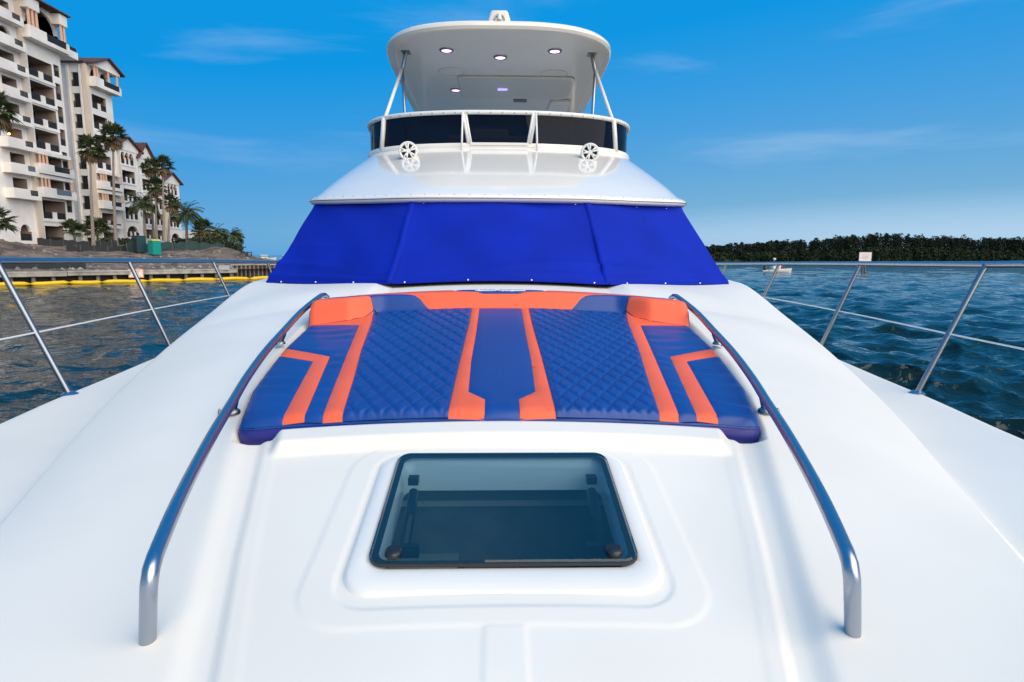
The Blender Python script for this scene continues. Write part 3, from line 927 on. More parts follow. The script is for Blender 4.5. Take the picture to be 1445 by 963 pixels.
# ---------------------------------------------------------------- hardtop
def build_hardtop():
    half = curve([(0, 6.70), (.40, 6.715), (.76, 6.80), (1.04, 6.97), (1.24, 7.24), (1.335, 7.58), (1.375, 8.1), (1.395, 9.0), (1.42, 10.4), (1.42, 11.5)], 70)
    ol = mirror(half)
    cen = np.array([0, 9.2])
    tan = np.gradient(ol, axis=0); tan /= np.linalg.norm(tan, axis=1)[:, None]
    nrm = np.stack([tan[:, 1], -tan[:, 0]], 1)
    def ring(ins, z, dome=0.0):
        q = ol - nrm * ins
        return [(x, y, z + dome * (1 - min(1, abs(x) / 1.4) ** 2)) for x, y in q]
    zz = 5.05
    rings = [ring(.16, zz + .012), ring(.115, zz + .012), ring(.105, zz), ring(.05, zz - .004), ring(.018, zz + .006), ring(0, zz + .034), ring(.006, zz + .066), ring(.03, zz + .088), ring(.10, zz + .10), ring(.30, zz + .12, .02), ring(.7, zz + .13, .04)]
    mb = MB()
    mb.loft(rings)
    n = len(ol)
    mb.f.append(tuple(range(n)))
    mb.f.append(tuple(range(10 * n, 11 * n))[::-1])
    mb.f.append(tuple(i * n for i in range(11)))
    mb.f.append(tuple(i * n + n - 1 for i in range(11))[::-1])
    h = mb.build('hardtop', 'cream_gelcoat', yacht, YO, smooth=True, sharp=30)
    h['label'] = 'white hardtop over the flybridge with small lit lamps in its ceiling'
    for (x, y, mt) in ((-.612, 7.42, 'lamp_lens'), (.014, 7.65, 'lamp_lens'), (.647, 7.40, 'lamp_lens'), (-.623, 9.12, 'lamp_lens')):
        r = MB()
        r.loft([[(x + q * math.cos(a * math.pi / 12), y + q * math.sin(a * math.pi / 12), zz + .012 - d) for a in range(24)] for q, d in ((.084, 0), (.080, .012), (.064, .016), (.058, .008))], True)
        b = r.build('downlight', 'stainless_dull', h, YO, smooth=True, sharp=30)
        l = MB()
        l.loft([[(x + q * math.cos(a * math.pi / 12), y + q * math.sin(a * math.pi / 12), zz + .012 - d) for a in range(24)] for q, d in ((.060, .007), (.04, .012), (.001, .013))], True)
        l.build('lamp_lens', mt, h, YO, smooth=True)
    p = MB()
    p.prism(rrect(-.56, 1.02, 8.40, 9.50, .10), zz - .014, zz + .011)
    bevel(p.build('ceiling_box', 'gloss_gelcoat', h, YO), .022, 4)
    p = MB()
    p.prism(rrect(.78, 1.10, 9.56, 10.3, .06), zz - .05, zz + .011)
    bevel(p.build('ceiling_hatch', 'white_powder', h, YO), .02, 2)
    p = MB(); p.bx(.22, .42, 9.515, 9.56, zz - .05, zz + .01); p.build('ceiling_socket', 'stainless_dull', h, YO)
    l = MB(); l.prism(rrect(-.02, .12, 8.93, 9.0, .03), zz - .024, zz - .015); l.build('lamp_strip', 'lamp_lens_violet', h, YO)
    for (x, y, r0) in ((-.62, 8.25, .17), (.72, 8.3, .17)):
        t = MB()
        t.tube([(x + r0 * math.cos(a * math.pi / 12), y + r0 * math.sin(a * math.pi / 12), zz + .010) for a in range(25)], .006, 6)
        t.build('ceiling_ring', 'cream_gelcoat', h, YO, smooth=True)
    # masthead light
    c = MB()
    c.loft([rrect_ring for rrect_ring in ([(x, y, z) for x, y in rrect(-a, a, 6.74, 6.74 + d, .03)] for a, d, z in ((.12, .20, zz + .08), (.115, .19, zz + .115), (.095, .17, zz + .18), (.085, .15, zz + .195)))], True, True)
    mlt = c.build('light_housing', 'cream_gelcoat', h, YO, smooth=True, sharp=35)
    d = MB()
    d.tube([(0, 6.735, zz + .10), (0, 6.735, zz + .155)], [.028, .022], 12)
    d.build('masthead_lamp', 'white_powder', h, YO, smooth=True, sharp=40)
    d = MB()
    d.loft([[(q * math.cos(a * math.pi / 12), 6.737 - e, zz + .10 + q * math.sin(a * math.pi / 12)) for a in range(13)] for q, e in ((.058, -.02), (.058, .012), (.044, .012), (.044, -.02))])
    d.build('lamp_hood', 'stainless_dull', h, YO, smooth=True, sharp=40)
    for sx in (-1, 1):
        a = MB()
        a.tube([(sx * 1.155, 6.36, 4.06), (sx * 1.150, 6.95, 4.48), (sx * 1.140, 7.50, 4.88)], .019, 10)
        a.build('pole', 'white_powder', h, YO, smooth=True)
        a = MB()
        a.tube([(sx * 1.115, 7.62, 3.80), (sx * 1.128, 7.56, 4.35), (sx * 1.140, 7.51, 4.89)], .019, 10)
        a.build('pole', 'stainless', h, YO, smooth=True)
        a = MB()
        a.tube([(sx * 1.140, 7.50, 4.86), (sx * 1.118, 7.50, 4.96), (sx * 1.095, 7.50, 5.055)], .023, 10)
        a.box((sx * 1.092, 7.50, 5.055), (.10, .12, .012))
        a.build('bracket', 'stainless_dull', h, YO, smooth=True, sharp=40)
        a = MB()
        a.tube([(sx * 1.3, 10.9, 3.7), (sx * 1.25, 10.7, 5.06)], .03, 10)
        a.build('pole', 'white_powder', h, YO, smooth=True)
build_hardtop()

# ---------------------------------------------------------------- blue windscreen cover
def build_cover():
    cv = thing('windscreen_cover', 'bright blue canvas cover snapped over the yacht windscreen', 'cover', (0, 4.0, 2.5))
    O = (0, 4.0, 2.5)
    def wr(x, f, side):
        """soft folds in the cloth: depth along the outward normal"""
        v = .004 * math.sin(x * 5.2 + f * 3.0 + side) + .0025 * math.sin(x * 13 + f * 8 + side * 2)
        v += .007 * math.exp(-((f - .13 - .10 * math.sin(x * 2.2 + side)) / .028) ** 2) * (0.6 + .4 * math.sin(x * 3.1 + 1))
        v += .006 * math.exp(-((f - .055 - .03 * math.sin(x * 3.0)) / .02) ** 2)
        v += .005 * math.exp(-((f - .28 + .22 * (x * .5)) / .03) ** 2) * (1 if side > 0 else .3)
        return 1.9 * v * min(1, f / .03) * min(1, (1 - f) / .05)
    def panel(b0, b1, t0, t1, n, side, name):
        m = MB()
        nz_ = 44
        B0, B1, T0, T1 = (Vector(q) for q in (b0, b1, t0, t1))
        nm = (B1 - B0).cross(T0 - B0).normalized()
        if nm.y > 0: nm = -nm
        rr = []
        for k in range(nz_ + 1):
            f = k / nz_
            a, b = B0.lerp(T0, f), B1.lerp(T1, f)
            row = []
            for q in range(n + 1):
                g = q / n
                p = a.lerp(b, g)
                bulge = .030 * math.sin(math.pi * g) * math.sin(math.pi * min(1, f * 1.0)) if side else .022 * math.sin(math.pi * g) * math.sin(math.pi * f)
                if not side: bulge += .045 * math.sin(math.pi * g)
                w = wr(p.x, f, side) + (.006 * math.exp(-(g * (b - a).length / .035) ** 2) + .006 * math.exp(-((1 - g) * (b - a).length / .035) ** 2))
                p = p + nm * (bulge * (0.8) + w)
                row.append(tuple(p))
            rr.append(row)
        m.loft(rr)
        o = m.build(name, 'cover_canvas', cv, O, smooth=True)
        return rr
    zl = 2.507
    cen = panel((-.720, 4.0, zl), (.720, 4.0, zl), (-.648, 4.585, 3.090), (.648, 4.585, 3.090), 90, 0, 'canvas_panel')
    rows = [cen]
    for sx in (-1, 1):
        a, b = (sx * .720, 4.0, zl), (sx * 1.786, 4.70, 2.480)
        t, u = (sx * .648, 4.585, 3.090), (sx * 1.520, 5.155, 3.116)
        if sx < 0:
            rr = panel(b, a, u, t, 60, -1, 'canvas_panel')
        else:
            rr = panel(a, b, t, u, 60, 1, 'canvas_panel')
        rows.append(rr)
        # raised seam where two panels are sewn together
        m = MB()
        edge = [Vector(r[-1] if sx < 0 else r[0]) for r in rr]
        m.loft([[tuple(p + Vector((dx, -.002 - h_, h_ * .5))) for p in edge] for dx, h_ in ((-.022, -.004), (-.020, .003), (.0, .007), (.020, .003), (.022, -.004))])
        m.build('seam', 'cover_canvas', cv, O, smooth=True)
        # wrap round the corner, along the cabin side
        m = MB()
        ed = [Vector(r[0] if sx < 0 else r[-1]) for r in rr]
        m.loft([[tuple(p + Vector((sx * dx, dy, 0))) for p in ed] for dx, dy in ((0, 0), (.02, .03), (.035, .12), (.05, .35), (.06, .7))])
        m.build('corner_wrap', 'cover_canvas', cv, O, smooth=True)
    hem = MB()
    for rr in rows:
        hem.tube([tuple(Vector(p) + Vector((0, -.006, .008))) for p in rr[0]], .008, 6)
    hem.build('hem', 'cover_canvas', cv, O, smooth=True)
    sm = MB().tube([(0, 0, -.002), (0, 0, .003)], .0052, 10).mesh('snap_button', 'sign_white', smooth=True, sharp=40)
    def snap(p, up):
        link('snap', sm, cv, (p[0], p[1] - 4.0 - .016, p[2] - 2.5 + up), (R(70), 0, 0))
    for q in (6, 32, 58, 84):
        snap(cen[0][q], .012); 
    for q in (6, 24, 45, 66, 84):
        snap(cen[-1][q], -.018)
    for rr in rows[1:]:
        for q in (8, 26, 44):
            snap(rr[0][q], .014)
        for q in (10, 30, 50):
            snap(rr[-1][q], -.022)
build_cover()

# ---------------------------------------------------------------- sun pad
def Ybol(x): return 3.22 - .12 * ss(.62, .8, np.abs(x))
def padz(x, Y):
    b = padbase(x, Y)
    t = 2.503 - .046 * x * x - .05 * ss(3.44, 3.58, Y + .14 * np.abs(x) ** 2.0)
    r = ss(0, .055, Y - Ybol(x))
    return b * (1 - r) + t * r
PADOUT = [(0, 1.885), (.17, 1.888), (.515, 1.900), (.712, 1.910), (.800, 1.910), (.846, 1.920), (.866, 1.950), (.935, 2.23), (.978, 2.607), (.988, 2.73), (.988, 3.10), (.985, 3.25), (.93, 3.36), (.80, 3.43), (.60, 3.49), (.30, 3.53), (0, 3.54)]
def seg_dist(x, y, poly):
    P = np.array(poly, float); Q = np.roll(P, -1, axis=0)
    d = np.full(x.shape, 9.0)
    for a, b in zip(P, Q):
        ab = b - a
        t = np.clip(((x - a[0]) * ab[0] + (y - a[1]) * ab[1]) / max(1e-12, ab @ ab), 0, 1)
        d = np.minimum(d, np.hypot(x - a[0] - t * ab[0], y - a[1] - t * ab[1]))
    return d
OUTFULL = [(x, y) for x, y in PADOUT] + [(-x, y) for x, y in PADOUT[1:-1]][::-1]
def build_pad():
    pad = thing('sun_pad', 'blue and orange quilted vinyl sun pad lying on the white foredeck', 'sun pad', (0, 2.7, 2.2))
    O = (0, 2.7, 2.2)
    def dense(poly, step=.03):
        out = []
        n = len(poly)
        for i in range(n):
            a, b = np.array(poly[i], float), np.array(poly[(i + 1) % n], float)
            k = max(1, int(np.linalg.norm(b - a) / step))
            out += [tuple(a + (b - a) * j / k) for j in range(k)]
        return out
    def panel(poly, m, name='panel', step=(.02, .02), quilt=False, wrinkle=0.0, fine=None, label=None, puff=.005):
        poly = [tuple(q) for q in poly]
        if sum(poly[i - 1][0] * poly[i][1] - poly[i][0] * poly[i - 1][1] for i in range(len(poly))) < 0:
            poly = poly[::-1]
        xs = [p[0] for p in poly]; ys = [p[1] for p in poly]
        gx = np.arange(math.floor(min(xs) / step[0]), math.ceil(max(xs) / step[0]) + 1) * step[0]
        gy = list(np.arange(math.floor(min(ys) / step[1]), math.ceil(max(ys) / step[1]) + 1) * step[1])
        if fine:
            gy += list(np.arange(*fine))
        gy = np.array(sorted(set(np.round(gy, 5))))
        CX, CY = np.meshgrid((gx[1:] + gx[:-1]) / 2, (gy[1:] + gy[:-1]) / 2, indexing='ij')
        dc = seg_dist(CX, CY, poly)
        ins = np.zeros(CX.shape, bool)
        for (ax, ay), (bx_, by_) in zip(poly, poly[1:] + poly[:1]):
            if ay == by_: continue
            c = ((ay > CY) != (by_ > CY)) & (CX < (bx_ - ax) * (CY - ay) / (by_ - ay) + ax)
            ins ^= c
        diag = math.hypot(step[0], step[1]) * .52
        def clip(P, k, lim, sg):
            out = []
            for i in range(len(P)):
                p, q = P[i - 1], P[i]
                ip, iq = sg * (p[k] - lim) >= 0, sg * (q[k] - lim) >= 0
                if ip != iq:
                    t = (lim - p[k]) / (q[k] - p[k])
                    out.append((p[0] + (q[0] - p[0]) * t, p[1] + (q[1] - p[1]) * t))
                if iq: out.append(q)
            return out
        keys, VX, VY, FF = {}, [], [], []
        def vid(x, y):
            k = (round(x * 50000), round(y * 50000))
            if k not in keys:
                keys[k] = len(VX); VX.append(x); VY.append(y)
            return keys[k]
        for i in range(len(gx) - 1):
            strip_ = None
            for j in range(len(gy) - 1):
                if dc[i, j] > diag:
                    if ins[i, j]:
                        FF.append((vid(gx[i], gy[j]), vid(gx[i + 1], gy[j]), vid(gx[i + 1], gy[j + 1]), vid(gx[i], gy[j + 1])))
                    continue
                if strip_ is None:
                    strip_ = clip(clip(list(poly), 0, gx[i], 1), 0, gx[i + 1], -1)
                c = clip(clip(strip_, 1, gy[j], 1), 1, gy[j + 1], -1) if strip_ else []
                ids = []
                for x, y in c:
                    v = vid(x, y)
                    if not ids or ids[-1] != v: ids.append(v)
                if len(ids) > 1 and ids[0] == ids[-1]: ids.pop()
                if len(set(ids)) == len(ids) and len(ids) > 2: FF.append(tuple(ids))
        X, Y = np.array(VX), np.array(VY)
        d = seg_dist(X, Y, poly)
        D = seg_dist(X, Y, OUTFULL)
        Z = padz(X, Y) + puff * (1 - np.exp(-d / .008))
        if quilt:
            u, v = X / .066 + Y / .118, X / .066 - Y / .118
            q = np.minimum(np.abs(np.sin(math.pi * u)), np.abs(np.sin(math.pi * v)))
            Z += (.0105 * np.minimum(1, q / .55) ** .62 - .0068) * np.minimum(1, d / .02) + .002
        if wrinkle:
            Z += wrinkle * np.sin(Y * 62 + 3.5 * np.sin(X * 9 + Y * 3)) * (np.sin(X * 7 + Y * 9) ** 2) * np.minimum(1, d / .03)
        e = np.clip(1 - D / .03, 0, 1)
        Z -= .028 * (1 - np.sqrt(np.clip(1 - e * e, 0, 1)))
        me = bpy.data.meshes.new(name)
        me.from_pydata(np.stack([X - O[0], Y - O[1], Z - O[2]], 1).tolist(), [], FF)
        flip = [q for q in me.polygons if q.normal.z < 0]
        if len(flip) > len(me.polygons) / 2:
            me.flip_normals()
        me.polygons.foreach_set('use_smooth', [True] * len(me.polygons))
        me.materials.append(M[m])
        o = link(name, me, pad)
        if label: o['label'] = label
        return o
    # foam body: side walls under the panels
    m = MB()
    ol = dense(OUTFULL, .02)
    def r_(ins, dz):
        P = np.array(ol); c = np.array([0, 2.7])
        t = np.roll(P, -1, 0) - np.roll(P, 1, 0)
        t /= np.linalg.norm(t, axis=1)[:, None] + 1e-9
        q = P - np.stack([t[:, 1], -t[:, 0]], 1) * ins
        zz = padz(P[:, 0], P[:, 1])
        return [(a, b, z + dz) for (a, b), z in zip(q, zz)]
    m.loft([r_(.05, -.016), r_(.004, -.026), r_(-.004, -.036), r_(-.007, -.055), r_(-.004, -.078), r_(.02, -.086)], True)
    body = m.build('pad_body', 'vinyl_blue_shaded', pad, O, smooth=True)
    body['label'] = 'blue vinyl side wall of the sun pad in painted shade'
    def sheet():
        o = panel(OUTFULL, 'vinyl_blue', 'under_sheet', (.02, .008), puff=-.018)
    sheet()
    hook = [(.986, 2.726), (.724, 2.529), (.641, 1.909), (.712, 1.911), (.781, 2.483), (.979, 2.621)]
    outer = [(.712, 1.911), (.800, 1.911), (.846, 1.921), (.866, 1.951), (.935, 2.23), (.979, 2.620), (.781, 2.483)]
    mid = [(.705, 3.0), (.972, 3.095), (.986, 3.09), (.987, 2.728), (.724, 2.530), (.641, 1.909), (.580, 1.904), (.608, 2.139), (.654, 2.543)]
    big = [(.972, 3.096), (.705, 3.001), (.654, 2.543), (.608, 2.139), (.580, 1.904), (.515, 1.901), (.557, 2.25), (.605, 2.60), (.628, 2.83), (.648, 3.02), (.676, 3.205), (.72, 3.150), (.78, 3.105)]
    cap = [(.987, 3.097), (.972, 3.098), (.78, 3.107), (.72, 3.152), (.676, 3.210), (.70, 3.236), (.78, 3.262), (.90, 3.276), (.975, 3.272), (.986, 3.245)]
    band = [(.379, 3.224), (.676, 3.213), (.70, 3.238), (.78, 3.264), (.90, 3.278), (.975, 3.274), (.93, 3.355), (.70, 3.302), (.463, 3.264), (.43, 3.252)]
    quilt = [(.674, 3.205), (.152, 3.216), (.153, 2.937), (.166, 2.389), (.174, 1.890), (.515, 1.901), (.557, 2.25), (.605, 2.60), (.628, 2.83), (.648, 3.02)]
    strip = [(.152, 3.216), (.153, 2.937), (.166, 2.389), (.174, 1.889), (.057, 1.886), (.058, 1.992), (.117, 2.060), (.121, 2.386), (.115, 2.734), (.113, 3.216)]
    def mr(p): return [(-x, y) for x, y in p]
    for f, sd in ((lambda p: p, 'right'), (mr, 'left')):
        panel(f(quilt), 'vinyl_blue', 'quilted_panel', (.0055, .0065), True, label='blue diamond quilted panel on the %s half of the pad' % sd)
        panel(f(strip), 'vinyl_orange', 'orange_stripe')
        panel(f(big), 'vinyl_orange', 'orange_stripe', (.02, .02), fine=(3.1, 3.22, .008))
        panel(f(hook), 'vinyl_orange', 'orange_hook')
        panel(f(outer), 'vinyl_blue', 'blue_panel', (.015, .012), wrinkle=.0035)
        panel(f(mid), 'vinyl_blue', 'blue_panel', (.015, .012), wrinkle=.0030)
        panel(f(cap), 'vinyl_orange', 'bolster_end', (.015, .008))
        panel(f(band), 'vinyl_blue', 'bolster_band', (.02, .006))
    cen = [(-.113, 3.216), (-.115, 2.734), (-.121, 2.386), (-.117, 2.060), (-.058, 1.992), (-.057, 1.886), (.057, 1.886), (.058, 1.992), (.117, 2.060), (.121, 2.386), (.115, 2.734), (.113, 3.216)]
    panel(cen, 'vinyl_blue', 'centre_panel', (.02, .03))
    half = [(.379, 3.224), (.43, 3.252), (.463, 3.264), (.70, 3.302), (.93, 3.355), (.80, 3.43), (.60, 3.49), (.30, 3.53), (.256, 3.532), (.252, 3.36), (.105, 3.264)]
    top = half + [(-x, y) for x, y in half[::-1]] + [(-.113, 3.217), (.113, 3.217)]
    panel(top, 'vinyl_orange', 'bolster_top', (.03, .006))
    patch = [(-.256, 3.532), (-.252, 3.361), (-.105, 3.265), (.105, 3.265), (.252, 3.361), (.256, 3.532), (0, 3.539)]
    lp = panel(patch, 'vinyl_blue', 'logo_patch', (.03, .006))
    # white stitched script on the patch
    st = [(-.135, 3.305), (-.110, 3.335), (-.125, 3.345), (-.118, 3.322), (-.128, 3.302), (-.105, 3.300), (-.088, 3.318), (-.098, 3.328), (-.102, 3.306), (-.080, 3.302), (-.062, 3.322), (-.078, 3.326), (-.076, 3.303), (-.056, 3.303), (-.050, 3.302),
          (-.025, 3.345), (-.034, 3.304), (-.022, 3.348), (-.002, 3.343), (-.016, 3.322), (.004, 3.302), (.018, 3.304), (.034, 3.324), (.020, 3.326), (.022, 3.304), (.042, 3.304), (.050, 3.324), (.056, 3.306), (.074, 3.326), (.064, 3.290), (.050, 3.284), (.085, 3.305), (.135, 3.318)]
    c = curve([(x * 1.02, y + .002) for x, y in st], 220)
    m = MB()
    m.tube([(x, y, float(padz(np.array(x), np.array(y))) + .0065) for x, y in c], .0032, 5)
    m.build('script_stitching', 'thread', lp, O, smooth=True)
build_pad()

# ================================================================== SEA WALL AND WATERSIDE
def build_seawall():
    sw = thing('sea_wall', 'long grey concrete beam on stub piles along the left waterside', 'sea wall', qpt(5, 0.5, 0))
    O = qpt(5, 0.5, 0)
    ang = math.atan2(QT[1], QT[0])
    rz = Matrix.Rotation(ang, 3, 'Z')
    t = -60.0
    while t < 20.5:                                      # the beam is cast in lengths
        l = min(random.uniform(4.4, 6.2), 20.6 - t)
        m = MB()
        dz = random.uniform(-.03, .03)
        c = qpt(t + l / 2, 0.35 + random.uniform(-.04, .04))
        m.box((c[0], c[1], .90 + dz), (l - .04, .62, .46), rz)
        bevel(m.build('beam', 'concrete', sw, O), .04, 2)
        t += l
        if l < 1: break
    for i in range(42):
        tt = -44 + i * 1.56 + random.uniform(-.25, .25)
        if tt > 20.3: break
        m = MB()
        b = qpt(tt, .30 + random.uniform(-.1, .1), -.8); q = qpt(tt + random.uniform(-.12, .12), .40, .70)
        m.tube([b, q], [.20, .17], 9)
        m.build('pile', 'pile_wood', sw, O, smooth=True)
    sp = thing('sheet_pile_wall', 'ribbed brown steel bulkhead beyond the end of the concrete beam', 'wall', qpt(28, .7, 0))
    m = MB()
    top, bot = [], []
    n = 0
    tt = 20.2
    while tt < 42:
        for dt, d in ((0, .55), (.16, .55), (.24, .90), (.40, .90)):
            top.append(qpt(tt + dt, d, 1.52)); bot.append(qpt(tt + dt, d, -1.0))
        tt += .48
    m.loft([bot, top])
    w = m.build('ribbed_sheet', 'sheet_steel', sp, qpt(28, .7, 0))
    m = MB()
    c = qpt(31, .72)
    m.box((c[0], c[1], 1.56), (22, .5, .12), rz)
    m.build('cap', 'concrete', sp, qpt(28, .7, 0))
    # yellow floating barrier, in lengths that sag between joints
    bo = thing('floating_boom', 'bright yellow floating boom lying along the sea wall', 'boom', qpt(5, -1.2, 0))
    t = -50.0
    while t < 38:
        l = random.uniform(2.4, 4.2)
        pts, rs = [], []
        ph = random.uniform(0, 6)
        for k in range(9):
            f = k / 8
            pts.append(qpt(t + l * f, -1.25 + .10 * math.sin((t + l * f) * .5) + .06 * math.sin(f * 6 + ph), .11 + .03 * math.sin((t + l * f) * 1.7)))
            rs.append(.19 if 0 < k < 8 else .06)
        m = MB()
        m.tube(pts, rs, 10)
        m.build('float', 'boom_yellow', bo, qpt(5, -1.2, 0), smooth=True)
        t += l
build_seawall()

def sign_board(name, label, cat, c, ang, w, h, face, border, posts=(), mark=None, th=.04):
    s = thing(name, label, cat, (c[0], c[1], c[2]))
    rz = Matrix.Rotation(ang, 3, 'Z')
    def bx(nm, x, z, dx, dz, y, dy, mt):
        m = MB(); v = rz @ Vector((x, y, z))
        m.box((v.x, v.y, v.z), (dx, dy, dz), rz)
        return m.build(nm, mt, s)
    bx('board', 0, 0, w, h, 0, th, face)
    for (x, z, dx, dz) in ((0, h / 2 - .04, w, .08), (0, -h / 2 + .04, w, .08), (-w / 2 + .04, 0, .08, h - .16), (w / 2 - .04, 0, .08, h - .16)):
        bx('border', x, z, dx, dz, -th / 2 - .006, .012, border)
    if mark == 'ring':
        m = MB()
        for r0, r1 in ((.17 * h, .26 * h),):
            a_ = []
            for r_ in (r0, r1):
                a_.append([tuple(rz @ Vector((r_ * math.cos(k * math.pi / 12), -th / 2 - .006, r_ * math.sin(k * math.pi / 12)))) for k in range(24)])
            m.loft(a_, True)
        m.build('emblem', border, s)
    if mark:
        for k, z in enumerate((.30, .22, -.30) if mark == 'ring' else (.2, .05, -.1, -.22)):
            bx('print_line', 0, z * h, w * (.62, .5, .66, .4)[k], h * .045, -th / 2 - .005, .010, 'print_grey')
    for (x, z0, z1, r) in posts:
        m = MB(); v = rz @ Vector((x, th + r, 0))
        m.tube([(v.x, v.y, z0 - c[2]), (v.x, v.y, z1 - c[2])], r, 8)
        m.build('post', 'pile_wood', s, smooth=True)
    return s
QANG = math.atan2(QT[1], QT[0])
p = qpt(10.6, -.08)
sign_board('warning_sign', 'white notice with orange border hung on the concrete beam', 'sign', (p[0], p[1], .83), QANG * .55, 1.28, .86, 'sign_white', 'sign_orange', (), 'ring')
p = qpt(19.1, -.02)
sign_board('notice_board', 'small plain grey notice above the right end of the beam', 'sign', (p[0], p[1], 1.28), QANG * .6, 1.05, .50, 'sign_grey', 'sign_grey')
sign_board('channel_sign', 'pale pink framed sign board on a pile out in the right water', 'sign', (63.7, 104, 2.78), R(6), 2.35, 1.55, 'sign_white', 'sign_pink', ((-.25, -1.5, 3.3, .13), (.25, -1.5, 2.3, .13)), 'text')

def silt(name, label, pts, h, m='silt_fence', stakes=True):
    o = thing(name, label, 'fence', pts[0])
    c = curve(pts, 40)
    mb = MB()
    tops = [(x, y, z + h * (.86 + .14 * math.sin(i * .9) * math.sin(i * .37 + 1))) for i, (x, y, z) in enumerate(c)]
    th = Vector((.02, -.02, 0))
    lo = [tuple(q - np.array([0, 0, .35])) for q in c]
    mb.loft([lo, tops, [tuple(Vector(q) + th) for q in tops], [tuple(Vector(q) + th) for q in lo]])
    mb.build('fabric', m, o, pts[0])
    for i in range(0, 40, 6):
        s = MB(); s.tube([lo[i], tuple(Vector(tops[i]) + Vector((0, 0, .12)))], .035, 6)
        s.build('stake', 'pile_wood', o, pts[0])
    return o
def gz(x, y, up=0.0): return (x, y, float(ground(x, y)) + up)
silt('silt_fence', 'sagging black silt fence just behind the concrete beam', [gz(*qpt(-9, 4.2)[:2]), gz(*qpt(-2, 4.0)[:2]), gz(*qpt(3, 4.4)[:2]), gz(*qpt(7.5, 4.0)[:2])], .62)
silt('silt_fence', 'low black silt fence on the slope below the left tower', [gz(-60, 81), gz(-58, 83), gz(-55.5, 84.5), gz(-53.5, 87)], .95)
silt('silt_fence', 'lower of two black fences on the slope below the left tower', [gz(-54, 77.5), gz(-52, 80), gz(-50, 83), gz(-49, 86)], .8)
silt('mesh_fence', 'dark green mesh fence running to the right soil heap', [gz(-49.5, 82.5), gz(-46.5, 87), gz(-44, 90), gz(-40.5, 91.5)], 1.35, 'green_mesh')

def portable_toilet():
    x, y = -45.0, 81.0
    z = float(ground(x, y)) - .03
    o = thing('portable_toilet', 'teal portable toilet with yellow roof standing before the palms', 'toilet', (x, y, z))
    rz = Matrix.Rotation(R(-28), 3, 'Z')
    def b(nm, c, d, mt, bev=.03):
        m = MB(); v = rz @ Vector(c); m.box(v, d, rz); return bevel(m.build(nm, mt, o), bev)
    o.scale = (.86, .86, .88)
    b('cabin', (0, 0, 1.10), (1.25, 1.25, 2.1), 'toilet_teal')
    b('base', (0, 0, .06), (1.3, 1.35, .14), 'toilet_dark')
    b('door', (0, -.635, 1.08), (.85, .05, 1.85), 'toilet_teal')
    b('side_panel', (-.64, 0, 1.1), (.05, 1.0, 1.8), 'toilet_dark')
    b('vent', (.30, -.66, 1.9), (.2, .03, .1), 'toilet_dark', .005)
    m = MB()
    rr = []
    for k in range(9):
        a = math.pi * k / 8
        rr.append([tuple(rz @ Vector((-.66 * math.cos(a), yy, 2.15 + .22 * math.sin(a)))) for yy in (-.68, .68)])
    m.loft(rr)
    m.f.append(tuple(2 * i for i in range(9))); m.f.append(tuple(2 * i + 1 for i in range(9))[::-1])
    m.build('roof', 'toilet_yellow', o)
    x, y = -47.3, 81.6
    z = float(ground(x, y)) - .03
    o = thing('portable_toilet', 'dark portable cabin standing close behind the teal toilet', 'toilet', (x, y, z))
    m = MB(); m.box((0, 0, 1.05), (1.2, 1.2, 2.1), rz); bevel(m.build('cabin', 'toilet_dark', o), .03)
    m = MB(); m.box((0, 0, 2.15), (1.26, 1.26, .12), rz); bevel(m.build('roof', 'toilet_dark', o), .05)
    m = MB(); v = rz @ Vector((0, -.615, 1.0)); m.box(v, (.8, .04, 1.8), rz); m.build('door', 'silt_fence', o)
portable_toilet()

def covered_pile():
    x, y = -49.6, 88.6
    z = float(ground(x, y))
    m = MB()
    n, k = 22, 16
    rr = []
    for i in range(n + 1):
        u = -1 + 2 * i / n
        row = []
        for j in range(k + 1):
            v = -1 + 2 * j / k
            h = max(0, (1 - abs(u) ** 3)) ** .5 * max(0, (1 - abs(v) ** 2.4)) ** .5
            row.append((u * 2.2 + .05 * math.sin(j * 2.1), v * 1.2, h * (1.45 + .12 * math.sin(i * 1.3 + j)) - .15))
        rr.append(row)
    m.loft(rr)
    o = m.build('covered_vehicle', 'tarp_grey', smooth=True)
    o.location = (x, y, z)
    o.rotation_euler = (0, 0, R(50))
    tag(o, 'low heap under a grey tarpaulin right of the teal toilet', 'tarpaulin')
covered_pile()

def steel_frame():
    x, y = -36.2, 88.5
    z = 1.9
    o = thing('steel_frame', 'small dark steel frame on the right foot of the soil heap', 'frame', (x, y, z))
    for dx in (-.75, -.3, .15, .75):
        m = MB(); m.box((dx, 0, .55), (.09, .09, 1.3)); m.build('upright', 'silt_fence', o)
    for dz, l in ((.55, 1.5), (1.1, 1.6)):
        m = MB(); m.box((0, 0, dz), (l, .1, .12)); m.build('crossbar', 'silt_fence', o)
    m = MB(); m.box((-.25, .05, .7), (.7, .5, .5)); bevel(m.build('winch_box', 'silt_fence', o), .05)
steel_frame()

